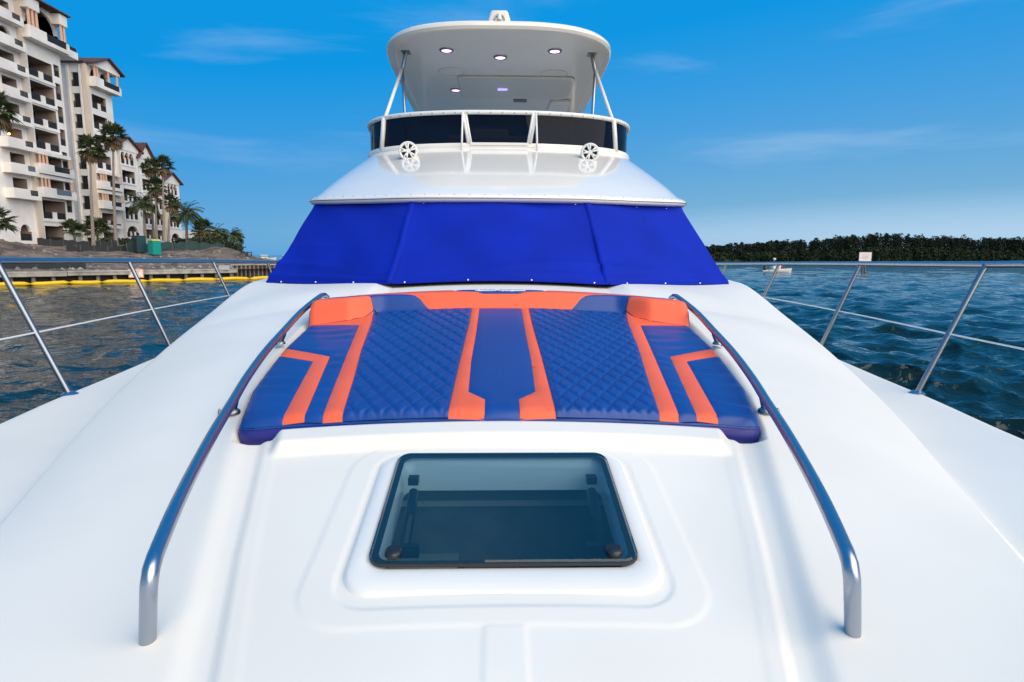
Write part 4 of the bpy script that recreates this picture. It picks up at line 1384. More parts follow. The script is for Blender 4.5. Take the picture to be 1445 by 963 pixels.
# ---------------------------------------------------------------- boats
def small_boat(name, label, x, y, ang, L, col, parts):
    o = thing(name, label, 'boat', (x, y, 0))
    rz = Matrix.Rotation(ang, 3, 'Z')
    m = MB()
    rr = []
    for i in range(13):
        u = i / 12
        w = .24 * L * (1 - max(0, (u - .35) / .65) ** 2.2) * (1 - .10 * (1 - u))
        fb = .20 * L * (.62 + .45 * u ** 2) * .75
        xx = -L / 2 + L * u
        sec = [(-w, fb), (-w * .97, fb * .55), (-w * .80, 0), (-w * .3, -.22), (0, -.3), (w * .3, -.22), (w * .80, 0), (w * .97, fb * .55), (w, fb), (w * .86, fb), (w * .8, fb - .25), (-w * .8, fb - .25), (-w * .86, fb)]
        rr.append([tuple(rz @ Vector((xx + (.25 * u * (b + .3) if u > .6 else 0), a, b))) for a, b in sec])
    m.loft(rr, True, True)
    m.build('hull', col, o, smooth=True, sharp=40)
    for nm, c, d, mt in parts:
        q = MB(); v = rz @ Vector(c); q.box(v, d, rz)
        bevel(q.build(nm, mt, o), min(d) * .2)
    return o
mb_ = small_boat('motorboat', 'small white open motorboat drifting on the right water', 48.6, 104, R(8), 4.7, 'boat_white',
           [('console', (-.2, 0, 1.0), (.9, .8, .8), 'boat_white'), ('windshield', (.25, 0, 1.45), (.06, .8, .35), 'window_glass'), ('seat', (-1.0, 0, .85), (.5, .9, .5), 'boat_white'),
            ('outboard', (-2.5, 0, .8), (.45, .4, .9), 'black_plastic'), ('cooler', (.35, .1, 1.02), (.75, .5, .22), 'boat_red')])
q = MB(); q.tube([(-.8, 0, .6), (-.8, 0, 2.1)], .03, 6); q.build('mast', 'stainless_dull', mb_)
q = MB()
q.loft([[(-.8 + .28 * math.sin(a * math.pi / 8) * math.cos(k * math.pi / 6), .28 * math.sin(a * math.pi / 8) * math.sin(k * math.pi / 6), 2.28 - .24 * math.cos(a * math.pi / 8)) for k in range(12)] for a in range(9)], True)
q.build('radar_dome', 'boat_white', mb_, smooth=True)
for i, (x, y, a, L, lb) in enumerate(((-108, 285, 20, 9, 'leftmost of the tiny white boats beyond the soil heap'), (-101, 292, 170, 7, 'middle one of the tiny white boats beyond the soil heap'), (-98, 300, 10, 10, 'rightmost tiny white boat beside the blue cover'))):
    o = small_boat('distant_boat', lb, x, y, R(a), L, 'boat_white', [('cabin', (-.3, 0, 1.7), (L * .35, 1.6, 1.1), 'boat_white'), ('window_band', (-.3, 0, 1.85), (L * .36, 1.65, .35), 'window_glass'), ('roof', (-.3, 0, 2.5), (L * .42, 1.9, .12), 'boat_white')])
    o['group'] = 'far boats left of the cabin'

# ================================================================== BUILDINGS
XF = -63.0
class Bld:
    """a block whose front runs along +Y at x = xf and faces +X"""
    def __init__(s, name, label, y0, y1, z1, depth=14.0, xf=XF, z0=3.2):
        s.o = thing(name, label, 'building', (xf, (y0 + y1) / 2, z0 + .8))
        s.O = tuple(s.o.location)
        s.y0, s.y1, s.z0, s.z1, s.d, s.xf = y0, y1, z0, z1, depth, xf
        s.front, s.side = [], []
        s.wall = MB()
    def part(s, nm, mb, mt, parent=None, **k):
        return mb.build(nm, mt, parent or s.o, s.O, **k)
    def plane(s, P, a0, a1, h0, h1, ops):
        """wall with openings; P(a, h, d) -> point, d is depth inwards"""
        A = sorted({a0, a1, *(q for o in ops for q in o[:2])}); H = sorted({h0, h1, *(q for o in ops for q in o[2:4])})
        for i in range(len(A) - 1):
            for j in range(len(H) - 1):
                ca, ch = (A[i] + A[i + 1]) / 2, (H[j] + H[j + 1]) / 2
                if any(o[0] < ca < o[1] and o[2] < ch < o[3] for o in ops): continue
                s.wall.quad(P(A[i], H[j], 0), P(A[i + 1], H[j], 0), P(A[i + 1], H[j + 1], 0), P(A[i], H[j + 1], 0))
        for o in ops:
            x0, x1, y0, y1, dp = o[:5]
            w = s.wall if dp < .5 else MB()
            thr = len(o) > 6 and o[6]
            w.quad(P(x0, y0, 0), P(x1, y0, 0), P(x1, y0, dp), P(x0, y0, dp))
            w.quad(P(x0, y1, 0), P(x1, y1, 0), P(x1, y1, dp), P(x0, y1, dp))
            w.quad(P(x0, y0, 0), P(x0, y1, 0), P(x0, y1, dp), P(x0, y0, dp))
            e = .35 if thr else dp
            w.quad(P(x1, y0, 0), P(x1, y1, 0), P(x1, y1, e), P(x1, y0, e))
            if thr:
                w.quad(P(x1, y0, .35), P(thr, y0, .35), P(thr, y0, dp), P(x1, y0, dp))
                w.quad(P(x1, y1, .35), P(thr, y1, .35), P(thr, y1, dp), P(x1, y1, dp))
                w.quad(P(x0, y0, dp), P(thr, y0, dp), P(thr, y1, dp), P(x0, y1, dp))
            else:
                w.quad(P(x0, y0, dp), P(x1, y0, dp), P(x1, y1, dp), P(x0, y1, dp))
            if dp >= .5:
                s.part('recess', w, 'recess_shade', fix=False)
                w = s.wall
            if len(o) > 5 and o[5]:                        # arched head: n arches side by side
                n = o[5]; ww = (x1 - x0) / n; rise = min(ww * .5, (y1 - y0) * .6)
                for k in range(n):
                    c = x0 + ww * (k + .5); hw = ww * .44
                    arc = [(c + hw * math.cos(math.pi * q / 10), y1 - rise + rise * .94 * math.sin(math.pi * q / 10)) for q in range(11)]
                    R_ = [(c + ww / 2, y1 - rise), (c + ww / 2, y1)] + arc[:6][::-1][0:0]
                    for sgn in (0, 1):
                        ar = arc[:6] if sgn == 0 else arc[5:]
                        cx = c + ww / 2 if sgn == 0 else c - ww / 2
                        poly = ([(cx, y1 - rise)] + ar + [(c, y1), (cx, y1)]) if sgn == 0 else ([(cx, y1 - rise), (cx, y1), (c, y1)] + ar)
                        for dd in (.0, .35):
                            w.quad(*[P(a, h, dd) for a, h in poly])
                        for u, v in zip(ar[:-1], ar[1:]):
                            w.quad(P(*u, 0), P(*v, 0), P(*v, .35), P(*u, .35))
    def F(s, a, h, d): return (s.xf - d, a, h)
    def N(s, a, h, d): return (a, s.y0 + d, h)
    def finish(s, end_ops=()):
        x0, x1 = s.xf - s.d, s.xf
        s.plane(s.F, s.y0, s.y1, s.z0, s.z1, s.front)
        s.plane(s.N, x0, x1, s.z0, s.z1, s.side)
        s.plane(lambda a, h, d: (a, s.y1 - d, h), x0, x1, s.z0, s.z1, list(end_ops))
        s.wall.quad((x0, s.y0, s.z0), (x0, s.y1, s.z0), (x0, s.y1, s.z1), (x0, s.y0, s.z1))
        s.wall.quad((x0, s.y0, s.z1), (x0, s.y1, s.z1), (x1, s.y1, s.z1), (x1, s.y0, s.z1))
        s.part('wall', s.wall, 'stucco', fix=False)
    # ---- pieces
    def loggia(s, a0, a1, h0, h1, dp=2.0, arch=0, pier=True, through=None, rail='railing_iron', glass=.9):
        s.front.append((a0, a1, h0, h1, dp, arch, through))
        w = a1 - a0
        if not through and glass:
            g = MB(); g.bx(s.xf - dp + .02, s.xf - dp + .10, a0 + w * .04, a0 + w * (.04 + glass), h0 + .02, h1 - .12)
            wn = s.part('window', g, 'window_frame')
            for k in range(2):
                q = MB(); ww = w * glass / 2
                q.bx(s.xf - dp + .10, s.xf - dp + .13, a0 + w * .04 + ww * k + .06, a0 + w * .04 + ww * (k + 1) - .06, h0 + .08, h1 - .20)
                s.part('pane', q, 'window_glass', wn)
        segs = ((a0 + .05, a0 + w * .40), (a0 + w * .60, a1 - .05)) if pier else ((a0 + .05, a1 - .05),)
        if pier:
            m = MB(); m.bx(s.xf - .22, s.xf + .02, a0 + w * .41, a0 + w * .59, h0 - .01, h0 + .95)
            s.part('parapet', m, 'stucco')
        for q0, q1 in segs:
            s.railing(q0, q1, h0 + .04, h0 + .92, s.xf - .10, rail)
    def railing(s, q0, q1, h0, h1, x, mt='railing_iron'):
        r = MB()
        if mt == 'rail_glass':
            r.bx(x - .01, x + .01, q0, q1, h0, h1)
        else:
            r.bx(x - .03, x + .03, q0, q1, h1 - .07, h1); r.bx(x - .02, x + .02, q0, q1, h0, h0 + .05)
            n = max(2, int((q1 - q0) / .11))
            for k in range(n + 1):
                c = q0 + (q1 - q0) * k / n
                r.bx(x - .02, x + .02, c - .025, c + .025, h0 + .05, h1 - .07)
        s.part('railing', r, mt)
    def balcony(s, a0, a1, h0, proud=.9, hh=1.0, gap=None, rail='railing_iron'):
        """a projecting balcony: slab and low walls, with an iron section let into the front"""
        m = MB()
        x1 = s.xf + proud
        m.bx(s.xf - .05, x1, a0, a1, h0 - .28, h0)
        c0, c1 = gap if gap else (a0 + (a1 - a0) * .5, a1 - .35)
        m.bx(x1 - .16, x1 + .01, a0, c0, h0, h0 + hh); m.bx(x1 - .16, x1 + .01, c1, a1, h0, h0 + hh * .8)
        m.bx(x1 - .16, x1 + .01, c0, c1, h0, h0 + .22)
        m.bx(s.xf - .05, x1 - .16, a0, a0 + .16, h0, h0 + hh); m.bx(s.xf - .05, x1 - .16, a1 - .16, a1, h0, h0 + hh)
        s.part('balcony', m, 'stucco')
        s.railing(c0 + .02, c1 - .02, h0 + .25, h0 + hh * .95, x1 - .08, rail)
    def columns(s, spots, h0, h1, r=.17, x=None):
        for a, xx in spots:
            m = MB()
            m.tube([(xx, a, h0), (xx, a, h0 + .12), (xx, a, h0 + .12), (xx, a, h1 - .14), (xx, a, h1 - .14), (xx, a, h1)], [r * 1.35, r * 1.35, r, r * .9, r * 1.35, r * 1.35], 10)
            s.part('column', m, 'column_stone')
    def sidewin(s, x0, x1, h0, h1):
        s.side.append((x0, x1, h0, h1, .45))
        w = MB(); w.bx(x0 + .03, x1 - .03, s.y0 + .36, s.y0 + .43, h0 + .03, h1 - .03)
        wn = s.part('window', w, 'window_frame')
        q = MB(); q.bx(x0 + .12, (x0 + x1) / 2 - .03, s.y0 + .33, s.y0 + .36, h0 + .12, h1 - .12); s.part('pane', q, 'window_glass', wn)
        q = MB(); q.bx((x0 + x1) / 2 + .03, x1 - .12, s.y0 + .33, s.y0 + .36, h0 + .12, h1 - .12); s.part('pane', q, 'window_glass', wn)
        r = MB(); r.bx(x0 + .02, x1 - .02, s.y0 - .02, s.y0 + .04, h0 + .9, h0 + .96)
        for k in range(9):
            c = x0 + .06 + (x1 - x0 - .12) * k / 8
            r.bx(c - .025, c + .025, s.y0 - .01, s.y0 + .03, h0 + .02, h0 + .9)
        s.part('railing', r, 'railing_iron')
    def gable_roof(s, y0, y1, ze, zp, x0, x1, over=.55, th=.22):
        """ridge runs along X, gable end faces +X"""
        m = MB()
        yc = (y0 + y1) / 2
        for ya, yb in ((y0 - over, yc), (y1 + over, yc)):
            sl = (zp - ze) / (yc - y0) * over
            m.add([(x0, ya, ze - sl), (x1 + over, ya, ze - sl), (x1 + over, yb, zp), (x0, yb, zp), (x0, ya, ze - sl + th), (x1 + over, ya, ze - sl + th), (x1 + over, yb, zp + th), (x0, yb, zp + th)],
                  [(0, 1, 2, 3), (4, 7, 6, 5), (0, 4, 5, 1), (1, 5, 6, 2), (3, 2, 6, 7), (0, 3, 7, 4)])
        s.part('roof', m, 'roof_tile')
        g = MB()
        g.quad((x1 - .01, y0, ze - .4), (x1 - .01, y1, ze - .4), (x1 - .01, y1, ze), (x1 - .01, yc, zp), (x1 - .01, y0, ze))
        s.part('gable', g, 'stucco')
        g = MB()
        g.quad((x0, y0, ze - .4), (x0, y1, ze - .4), (x0, y1, ze), (x0, yc, zp), (x0, y0, ze))
        s.part('gable', g, 'stucco')
    def eave_roof(s, x0, x1, y0, y1, ze, zp, over=.6):
        m = MB()
        cx = (x0 + x1) / 2
        m.add([(x0 - over, y0 - over, ze), (x1 + over, y0 - over, ze), (x1 + over, y1 + over, ze), (x0 - over, y1 + over, ze), (cx, y0 + 2, zp), (cx, y1 - 2, zp),
               (x0 - over, y0 - over, ze - .2), (x1 + over, y0 - over, ze - .2), (x1 + over, y1 + over, ze - .2), (x0 - over, y1 + over, ze - .2)],
              [(0, 1, 4), (1, 2, 5, 4), (2, 3, 5), (3, 0, 4, 5), (6, 7, 8, 9), (0, 1, 7, 6), (1, 2, 8, 7), (2, 3, 9, 8), (3, 0, 6, 9)])
        s.part('roof', m, 'roof_tile')

def tower_one():
    b = Bld('apartment_tower', 'tall cream apartment tower at the left edge with stacked loggias', 68, 93.0, 36.4, 16)
    P = 3.165
    for k in range(8):
        t = 28.8 - P * k
        h0 = t - 2.25
        # middle bay
        if k in (4, 5):
            b.loggia(86.7, 91.2, h0 + .1, t + .05, 2.6, 0, False, glass=.9)
            b.balcony(85.7, 92.3, h0 - .05, 1.0, 1.05, (88.3, 91.4), 'rail_glass' if k == 5 else 'railing_iron')
            m = MB(); m.bx(XF - .05, XF + .75, 85.8, 92.2, t + .0, t + .5); b.part('canopy', m, 'stucco')
            b.columns([(86.0, XF + .75), (86.65, XF + .75), (87.3, XF + .75), (91.75, XF + .75)], h0 + 1.0, t + .02)
        elif k == 7:
            b.loggia(86.7, 90.3, h0 - .3, t - .1, 2.4, 0, False, glass=.9)
        else:
            b.loggia(86.7, 91.1, h0, t + .28, 2.8, 0, True)
            # projecting sill course under each loggia
            m = MB(); m.bx(XF - .02, XF + .14, 86.3, 91.4, h0 - .42, h0 - .02); b.part('sill', m, 'stucco')
        # narrow right bay, half a storey up
        b.loggia(91.5, 92.55, h0 + 1.15, t + 1.15 if k else t + .5, 1.6, 0, False, glass=.9)
        # left bay
        h = 29.05 - P * k
        if k < 7:
            b.loggia(81.9, 84.3, h + .03, h + 2.45, 2.2, 1 if k in (0,) else 0, False, glass=.9)
            b.balcony(80.4, 85.1, h, 1.15, 1.0, (83.2, 84.6), 'rail_glass' if k == 5 else 'railing_iron')
            b.loggia(77.0, 79.5, h + .03, h + 2.45, 2.2, 0, False)
        b.loggia(72.5, 75.5, h + .03, h + 2.3, 2.0, 0, False)
    b.loggia(82.2, 84.2, 4.4, 6.6, 2.2, 1, False, glass=.9)
    b.loggia(81.9, 84.3, 32.2, 34.6, 2.2, 0, False)
    b.balcony(80.4, 85.1, 32.2, 1.15, 1.0, (83.2, 84.6))
    # arched loggia at the top with its projecting balcony
    b.loggia(86.6, 93.0, 31.6, 36.0, 2.8, 1, False, glass=.9)
    b.balcony(85.9, 93.4, 31.35, 1.25, 1.25, (89.0, 92.8))
    b.columns([(86.3, XF + .95), (87.0, XF + .95), (87.7, XF + .95), (92.3, XF + .95), (92.9, XF + .95)], 32.6, 34.8, .2)
    m = MB(); m.bx(XF - .05, XF + 1.2, 85.9, 88.1, 34.8, 36.2); m.bx(XF - .05, XF + 1.2, 91.9, 93.4, 34.8, 36.2); b.part('canopy', m, 'stucco')
    # shallow full-height pier between the bays
    m = MB(); m.bx(XF - .02, XF + .22, 85.15, 86.25, 3.2, 36.4); b.part('pier', m, 'stucco_cream')
    # corner balcony high on the right
    m = MB(); m.bx(XF - 3, XF + .5, 92.2, 96.2, 31.2, 31.5); m.bx(XF + .34, XF + .5, 92.2, 96.2, 31.5, 32.2); b.part('balcony', m, 'stucco')
    b.railing(92.5, 96.0, 32.2, 32.75, XF + .42)
    b.finish()
    b.eave_roof(XF - 16, XF + .6, 68, 93.0, 36.5, 39.5, .9)
    l = MB(); l.loft([[(XF - 1.0 + .16 * math.sin(a * math.pi / 6) * math.cos(k * math.pi / 5), 83.4 + .16 * math.sin(a * math.pi / 6) * math.sin(k * math.pi / 5), 18.2 - .16 * math.cos(a * math.pi / 6)) for k in range(10)] for a in range(7)], True)
    b.part('balcony_lamp', l, 'balcony_lamp', smooth=True)
tower_one()

def tower_two():
    b = Bld('apartment_tower', 'second cream tower with brown gabled roof and a column of dark windows', 98.4, 104.4, 31.6, 12)
    for k in range(9):
        h1 = 30.2 - 3.08 * k
        b.sidewin(-65.25, -64.15, h1 - 2.1 - (.5 if k == 8 else 0), h1 if k < 8 else h1 - .3)
        b.side.append((-68.6, -67.9, h1 - 2.0, h1 - .4, .4))
    for k in range(8):
        t = 27.3 - 3.02 * k
        h0 = t - 2.1
        if k < 2:
            b.loggia(99.3, 102.7, h0, t, 2.9, 0, True, through=104.15)
        elif k in (4, 5):
            b.loggia(99.4, 103.2, h0 + .1, t, 2.2, 0, False, glass=.9)
            b.balcony(98.5, 104.0, h0, .9, 1.0, (100.6, 103.2))
            m = MB(); m.bx(XF - .05, XF + .7, 98.6, 103.9, t, t + .45); b.part('canopy', m, 'stucco')
            b.columns([(98.75, XF + .7), (99.35, XF + .7), (99.95, XF + .7), (103.5, XF + .7)], h0 + .95, t + .02)
        else:
            b.loggia(99.3, 102.7, h0 if k < 7 else 4.2, t, 2.2, 0, k < 7)
            if k == 6:
                b.balcony(98.9, 103.2, h0, .8, .5, (99.6, 102.8))
    # topmost projecting loggia under the gable, arches on columns
    b.loggia(99.3, 103.9, 28.75, 31.2, 2.6, 2, False, glass=.9)
    b.balcony(98.9, 105.3, 28.6, 1.1, 1.15, (100.9, 104.9))
    b.columns([(99.2, XF + .85), (99.8, XF + .85), (102.5, XF + .85), (104.7, XF + .85)], 29.7, 31.4, .19)
    m = MB(); m.bx(XF - .05, XF + 1.0, 98.9, 105.3, 31.35, 31.7); b.part('canopy', m, 'stucco')
    m = MB(); m.bx(XF - .55, XF + .12, 98.22, 98.75, 3.2, 31.3); b.part('pier', m, 'stucco_cream')
    m = MB(); m.bx(-65.9, -65.55, 98.2, 98.45, 3.2, 31.3); m.bx(-63.95, -63.65, 98.2, 98.45, 3.2, 31.3); b.part('pier', m, 'stucco')
    b.finish([(-65.6, -63.5, 27.3 - 3.02 * k - 1.95, 27.3 - 3.02 * k - .1, .3) for k in range(2)] if False else ())
    b.gable_roof(98.9, 105.4, 31.75, 33.2, XF - 12, XF + 1.0)
    b.eave_roof(XF - 12, XF - .6, 98.4, 104.4, 31.75, 33.0, .6)
    m = MB(); m.bx(XF - 1.6, XF - .2, 104.4, 105.2, 3.2, 8.2); b.part('pier', m, 'stucco_cream')
tower_two()

def block(name, label, y0, y1, z1, cols, floors, pitch, ztop, gable, arch_top=3, dep=12.0, arch_low=()):
    b = Bld(name, label, y0, y1, z1, dep)
    for (a0, a1, n) in cols:
        for k in range(floors):
            t = ztop - pitch * k
            h0 = max(t - 2.0, 4.25)
            if t - h0 < .8: continue
            ar = n if k == 0 else (1 if k in arch_low else 0)
            b.loggia(a0, a1, h0, t, 1.7, ar, False, glass=.9)
            for q in range(1, n):                          # short piers that split the parapet
                c = a0 + (a1 - a0) * q / n
                m = MB(); m.bx(XF - .2, XF + .03, c - .16, c + .16, h0 - .02, h0 + .95); b.part('parapet', m, 'stucco')
            if k == 0:
                b.columns([(a0 + (a1 - a0) * q / n, XF - .18) for q in range(1, n)], h0 + .93, t - (a1 - a0) / n * .5 + .1, .14)
            m = MB(); m.bx(XF - .02, XF + .10, a0 - .25, a1 + .25, h0 - .32, h0 - .02); b.part('sill', m, 'stucco')
    b.finish()
    return b
b3 = block('apartment_block', 'white apartment block with three arches below its gable, between the palms', 104.5, 110.2, 20.6, [(105.5, 109.0, 3)], 6, 3.05, 19.75, True, arch_low=(4, 5))
b3.gable_roof(104.0, 110.7, 20.4, 22.2, XF - 12, XF + .1)
m_ = MB(); m_.bx(XF - .3, XF + .15, 104.45, 105.0, 3.2, 20.4); b3.part('pier', m_, 'stucco_cream')
b4 = block('apartment_block', 'white block with brown gables behind the clump of tall palms', 110.5, 117.6, 19.6, [(111.2, 113.4, 2), (114.8, 117.0, 2)], 6, 2.95, 18.9, True, arch_low=(5,))
b4.gable_roof(110.3, 114.6, 19.8, 22.1, XF - 12, XF + .1)
b4.eave_roof(XF - 12, XF, 114.6, 117.8, 19.4, 21.0, .5)
b5 = block('apartment_block', 'rightmost white block with brown gable and open arched top floor', 118.0, 123.6, 16.3, [(119.4, 122.7, 3)], 4, 3.1, 16.1, True, arch_low=(3,))
b5.gable_roof(117.9, 123.7, 16.5, 18.1, XF - 11, XF + .1)
m_ = MB(); m_.bx(XF - .3, XF + .12, 117.9, 118.6, 3.2, 16.2); b5.part('pier', m_, 'stucco_cream')

def villa():
    b = Bld('villa', 'low white arcaded villa beyond the rightmost block', 129.5, 137, 7.6, 8, -61.0, 3.6)
    for k in range(3):
        b.front.append((130.0 + k * 2.2, 131.6 + k * 2.2, 4.4, 6.6, 1.5, 1))
    b.finish()
    m = MB(); m.bx(-63, -60.6, 129.2, 133.5, 7.6, 7.9); b.part('roof', m, 'stucco_cream')
    m = MB(); m.bx(-58.9, -58.5, 130, 138, 3.4, 5.6); b.part('garden_wall', m, 'stucco')
villa()

# ================================================================== PLANTS
def palm(name, label, base, height, kind, R_=2.2, lean=(0, 0), nf=34, r0=.26, dead=True, wind=(0, 0), group=None):
    o = thing(name, label, 'palm tree', base, group)
    m = MB()
    pts, rs = [], []
    for k in range(13):
        f = k / 12
        pts.append((lean[0] * f ** 1.5, lean[1] * f ** 1.5, -.4 + (height + .4) * f))
        rs.append(r0 * (1.25 - .9 * f ** .35 + .10 * (k % 2) * .3 + (.25 if f < .05 else 0)))
    m.tube(pts, rs, 9)
    m.build('trunk', 'palm_trunk', o, smooth=True)
    top = Vector((lean[0], lean[1], height))
    V, F = [], []
    def leaf(p, d, w, L, droop):
        """one narrow folded blade"""
        d = d.normalized()
        s = d.cross(Vector((0, 0, 1)))
        s = s.normalized() if s.length > .01 else Vector((1, 0, 0))
        q = [p, p + d * L * .5 + s * w + Vector((0, 0, -droop * .2)), p + d * L + Vector((0, 0, -droop)), p + d * L * .5 - s * w + Vector((0, 0, -droop * .2))]
        i = len(V); V.extend(tuple(v) for v in q); F.append((i, i + 1, i + 2, i + 3))
    def build_crown(nm, mt, n, elo, ehi, Rr):
        V.clear(); F.clear()
        for i in range(n):
            az = i * 2.399 + random.uniform(-.3, .3)
            el = R(random.uniform(elo, ehi))
            d = Vector((math.cos(az) * math.cos(el) + wind[0], math.sin(az) * math.cos(el) + wind[1], math.sin(el))).normalized()
            if kind == 'fan':
                pl = Rr * random.uniform(.42, .55)
                e = top + d * pl + Vector((0, 0, -.10 * pl))
                leaf(top, d, .05, pl, .1 * pl)
                side = d.cross(Vector((0, 0, 1))).normalized(); up = side.cross(d)
                for k in range(13):
                    a = R(-105 + 210 * k / 12)
                    dd = d * math.cos(a) + side * math.sin(a) + up * .12 * random.uniform(-1, 1)
                    leaf(e, dd, .055 * Rr, Rr * random.uniform(.42, .58) * (1 - .25 * abs(a) / 1.8), Rr * random.uniform(.06, .22))
            else:
                L = Rr * random.uniform(.85, 1.1)
                n_ = 17
                p = top.copy(); dirv = d.copy()
                for k in range(n_):
                    st = L / n_
                    dirv = (dirv + Vector((wind[0] * .05, wind[1] * .05, -.075 - .05 * k / n_))).normalized()
                    q = p + dirv * st
                    leaf(p, dirv, .035, st * 1.1, 0)
                    if k > 1:
                        s_ = dirv.cross(Vector((0, 0, 1)))
                        s_ = s_.normalized() if s_.length > .05 else Vector((1, 0, 0))
                        ll = L * .26 * math.sin(math.pi * (k + 1) / (n_ + 2)) ** .6
                        for sg in (-1, 1):
                            leaf(p, s_ * sg + dirv * .75 + Vector((0, 0, .10)), .05, ll * random.uniform(.8, 1.1), ll * .35)
                            leaf(p + dirv * st * .5, s_ * sg + dirv * .75 + Vector((0, 0, .02)), .05, ll * random.uniform(.8, 1.1), ll * .42)
                    p = q
        mb = MB(); mb.v = list(V); mb.f = list(F)
        return mb.build(nm, mt, o, fix=False)
    build_crown('crown', 'palm_leaf', nf, -28 if kind == 'fan' else -12, 78, R_)
    if dead:
        build_crown('dead_fronds', 'palm_dead', int(nf * .55), -84, -42, R_ * .9)
    return o
def pb(x, y, z=None): return (x, y, float(ground(x, y)) - .05 if z is None else z)
PG = 'palms in front of the apartment buildings'
def P_(label, x, y, ztop, kind, R_, lean=(0, 0), **k):
    b = pb(x, y)
    palm('palm_tree', label, b, ztop - b[2], kind, R_, lean, group=PG, **k)
P_('tall fan palm with dead skirt, right one of the pair before the second tower', -54, 87.6, 19.2, 'fan', 2.25, (.1, 1.3), r0=.30, nf=40)
P_('tall fan palm, left one of the pair before the second tower', -55, 84.3, 16.9, 'fan', 2.2, (-.1, 1.3), r0=.28, nf=38)
P_('fan palm with low dense crown in the clump by the teal toilet', -54, 98.0, 13.4, 'fan', 2.0, (.1, .6), nf=36)
P_('fan palm with high left crown in the clump by the teal toilet', -57, 102.6, 16.9, 'fan', 2.0, (-.1, .8), nf=34)
P_('tallest thin fan palm of the clump by the teal toilet', -52, 96.4, 16.4, 'fan', 2.0, (.2, 1.0), nf=36)
P_('date palm with feathery crown just left of the clump of fan palms', -56, 98.4, 10.4, 'date', 2.8, (0, .3), nf=54, r0=.34, dead=False)
P_('short fan palm with slanting trunk at the right of the clump', -53, 99.5, 11.0, 'fan', 1.9, (.4, .8), nf=30)
P_('big date palm with wide arching crown before the rightmost block', -55, 109.4, 9.8, 'date', 3.3, (0, .3), nf=62, r0=.40, dead=False)
P_('ragged palm between the big date palm and the dark wind-blown pair', -52, 109.2, 7.6, 'fan', 2.0, (0, .2), nf=40)
P_('dark wind-blown palm, left one of the pair above the soil heap', -48, 104.6, 6.1, 'date', 2.2, (.3, .2), nf=70, dead=False, wind=(.25, 0))
P_('dark wind-blown palm, right one of the pair above the soil heap', -46, 105.5, 5.9, 'date', 2.1, (.5, .2), nf=62, dead=False, wind=(.55, .1))
P_('low fan palm at the foot of the left tower', -58, 85.1, 6.0, 'fan', 2.0, nf=34, dead=False)
P_('low fan palm in the gap between the two towers', -59, 91.5, 6.5, 'fan', 2.3, nf=36, dead=False)
P_('fan palm with hanging brown skirt cut off by the left photo edge', -50.3, 62.2, 17.0, 'fan', 2.4, (.2, 1.6), nf=40, r0=.30)
P_('low palm at the left photo edge before the tower base', -54, 67.0, 6.2, 'fan', 2.3, nf=36, dead=False)
P_('small leafy palm left of the villa arcade', -57, 118, 7.0, 'fan', 2.0, nf=28)

def hedge(label, pts, h, w, n):
    o = thing('hedge', label, 'hedge', gz(*pts[0]))
    c = curve([gz(*q) for q in pts], 60)
    O = Vector(o.location)
    V, F = [], []
    for i in range(n):
        k = random.random() * 58; j = int(k)
        p = Vector(c[j]).lerp(Vector(c[j + 1]), k - j) + Vector((random.gauss(0, w * .4), random.gauss(0, w * .4), random.random() ** .7 * h * (.8 + .3 * math.sin(k * .6)))) - O
        a = Vector((random.gauss(0, 1), random.gauss(0, 1), random.gauss(0, 1))).normalized(); b = a.cross(Vector((random.gauss(0, 1), random.gauss(0, 1), random.gauss(0, 1)))).normalized()
        s_ = random.uniform(.10, .24)
        q = len(V); V += [tuple(p - a * s_), tuple(p + b * s_ * .6), tuple(p + a * s_), tuple(p - b * s_ * .6)]; F.append((q, q + 1, q + 2, q + 3))
    mb = MB(); mb.v, mb.f = V, F
    mb.build('foliage', 'hedge_leaf', o, fix=False)
    m = MB()
    rr = [[tuple(Vector(c[i]) - O + Vector((dx, dx * .4, dz))) for dx, dz in ((-w * .3, -.3), (-w * .3, h * .6), (w * .3, h * .6), (w * .3, -.3))] for i in range(0, 60, 3)]
    m.loft(rr); m.build('twigs', 'hedge_leaf', o)
hedge('long clipped hedge at the foot of the second tower', [(-57.5, 90), (-56.5, 96), (-56, 102)], .9, .9, 2600)
hedge('dark hedge at the foot of the rightmost block', [(-56, 108), (-55, 114), (-54.5, 119)], 1.1, 1.1, 2600)
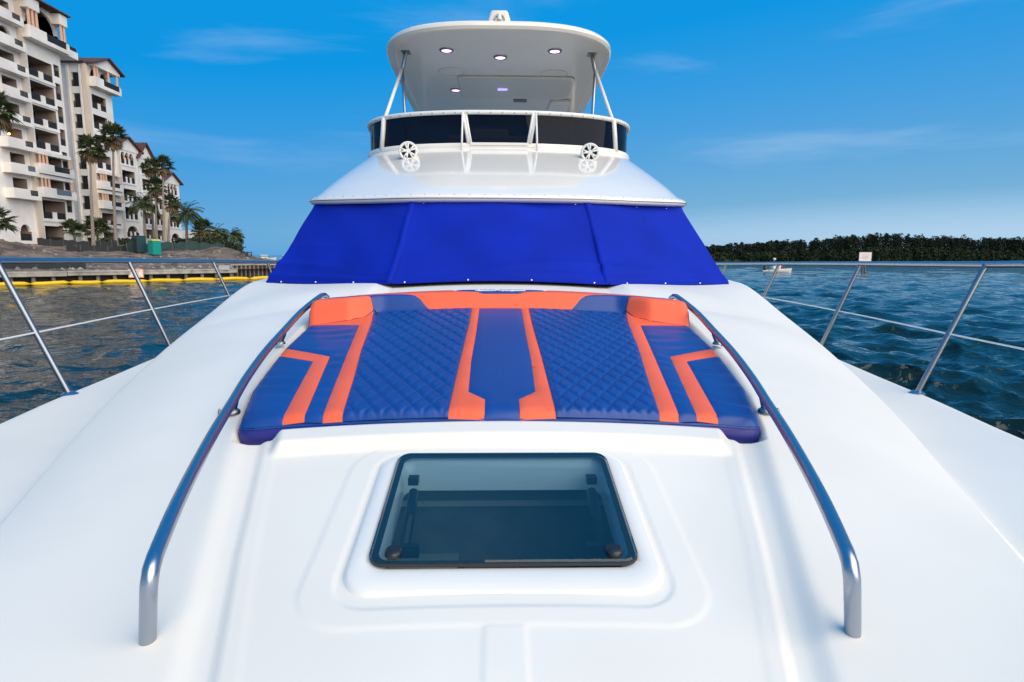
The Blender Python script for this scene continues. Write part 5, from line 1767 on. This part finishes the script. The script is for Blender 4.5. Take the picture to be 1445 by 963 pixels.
hedge('low dark bushes under the wind-blown palms', [(-50, 101), (-47, 103.5), (-43.5, 104.5)], 1.3, 1.2, 2200)
hedge('dark bush under the villa arches', [(-58.5, 121), (-58, 125)], 1.8, 1.2, 1500)

def rubble():
    V, F = [], []
    ico = [(0, 0, 1), (.9, 0, .2), (.28, .85, .25), (-.72, .53, .2), (-.72, -.53, .25), (.28, -.85, .2), (.7, .5, -.5), (-.3, .8, -.5), (-.85, 0, -.5), (-.3, -.8, -.5), (.7, -.5, -.5)]
    fc = [(0, 1, 2), (0, 2, 3), (0, 3, 4), (0, 4, 5), (0, 5, 1), (1, 6, 2), (2, 7, 3), (3, 8, 4), (4, 9, 5), (5, 10, 1), (1, 10, 6), (2, 6, 7), (3, 7, 8), (4, 8, 9), (5, 9, 10)]
    for i in range(1500):
        t, d = random.uniform(-25, 36), 1.0 + 22 * random.random() ** 1.4
        x, y, _ = qpt(t, d)
        z = float(ground(x, y))
        r = .07 + .30 * random.random() ** 4
        a = random.uniform(0, 6.28)
        o = len(V)
        for q in ico:
            u, v, w = q[0] * random.uniform(.7, 1.3), q[1] * random.uniform(.6, 1.2), q[2] * random.uniform(.5, .9)
            V.append((x + r * (u * math.cos(a) - v * math.sin(a)), y + r * (u * math.sin(a) + v * math.cos(a)), z + r * w))
        F += [tuple(k + o for k in f) for f in fc]
    mb = MB(); mb.v, mb.f = V, F
    tag(mb.build('rubble', 'rubble_stone', fix=False), 'loose stones and clods scattered over the bare soil of the left shore', 'rubble', kind='stuff')
rubble()

def lawn():
    V, F = [], []
    n, m = 60, 14
    for i in range(n + 1):
        for j in range(m + 1):
            y = 86.5 + 33 * i / n
            x = -61.5 + (10.5 - .12 * (y - 86.5)) * j / m + .35 * math.sin(y * .9)
            V.append((x, y, float(ground(x, y)) + .05))
    F = [(i * (m + 1) + j, (i + 1) * (m + 1) + j, (i + 1) * (m + 1) + j + 1, i * (m + 1) + j + 1) for i in range(n) for j in range(m)]
    mb = MB(); mb.v, mb.f = V, F
    tag(mb.build('lawn', 'grass', smooth=True), kind='structure')
lawn()
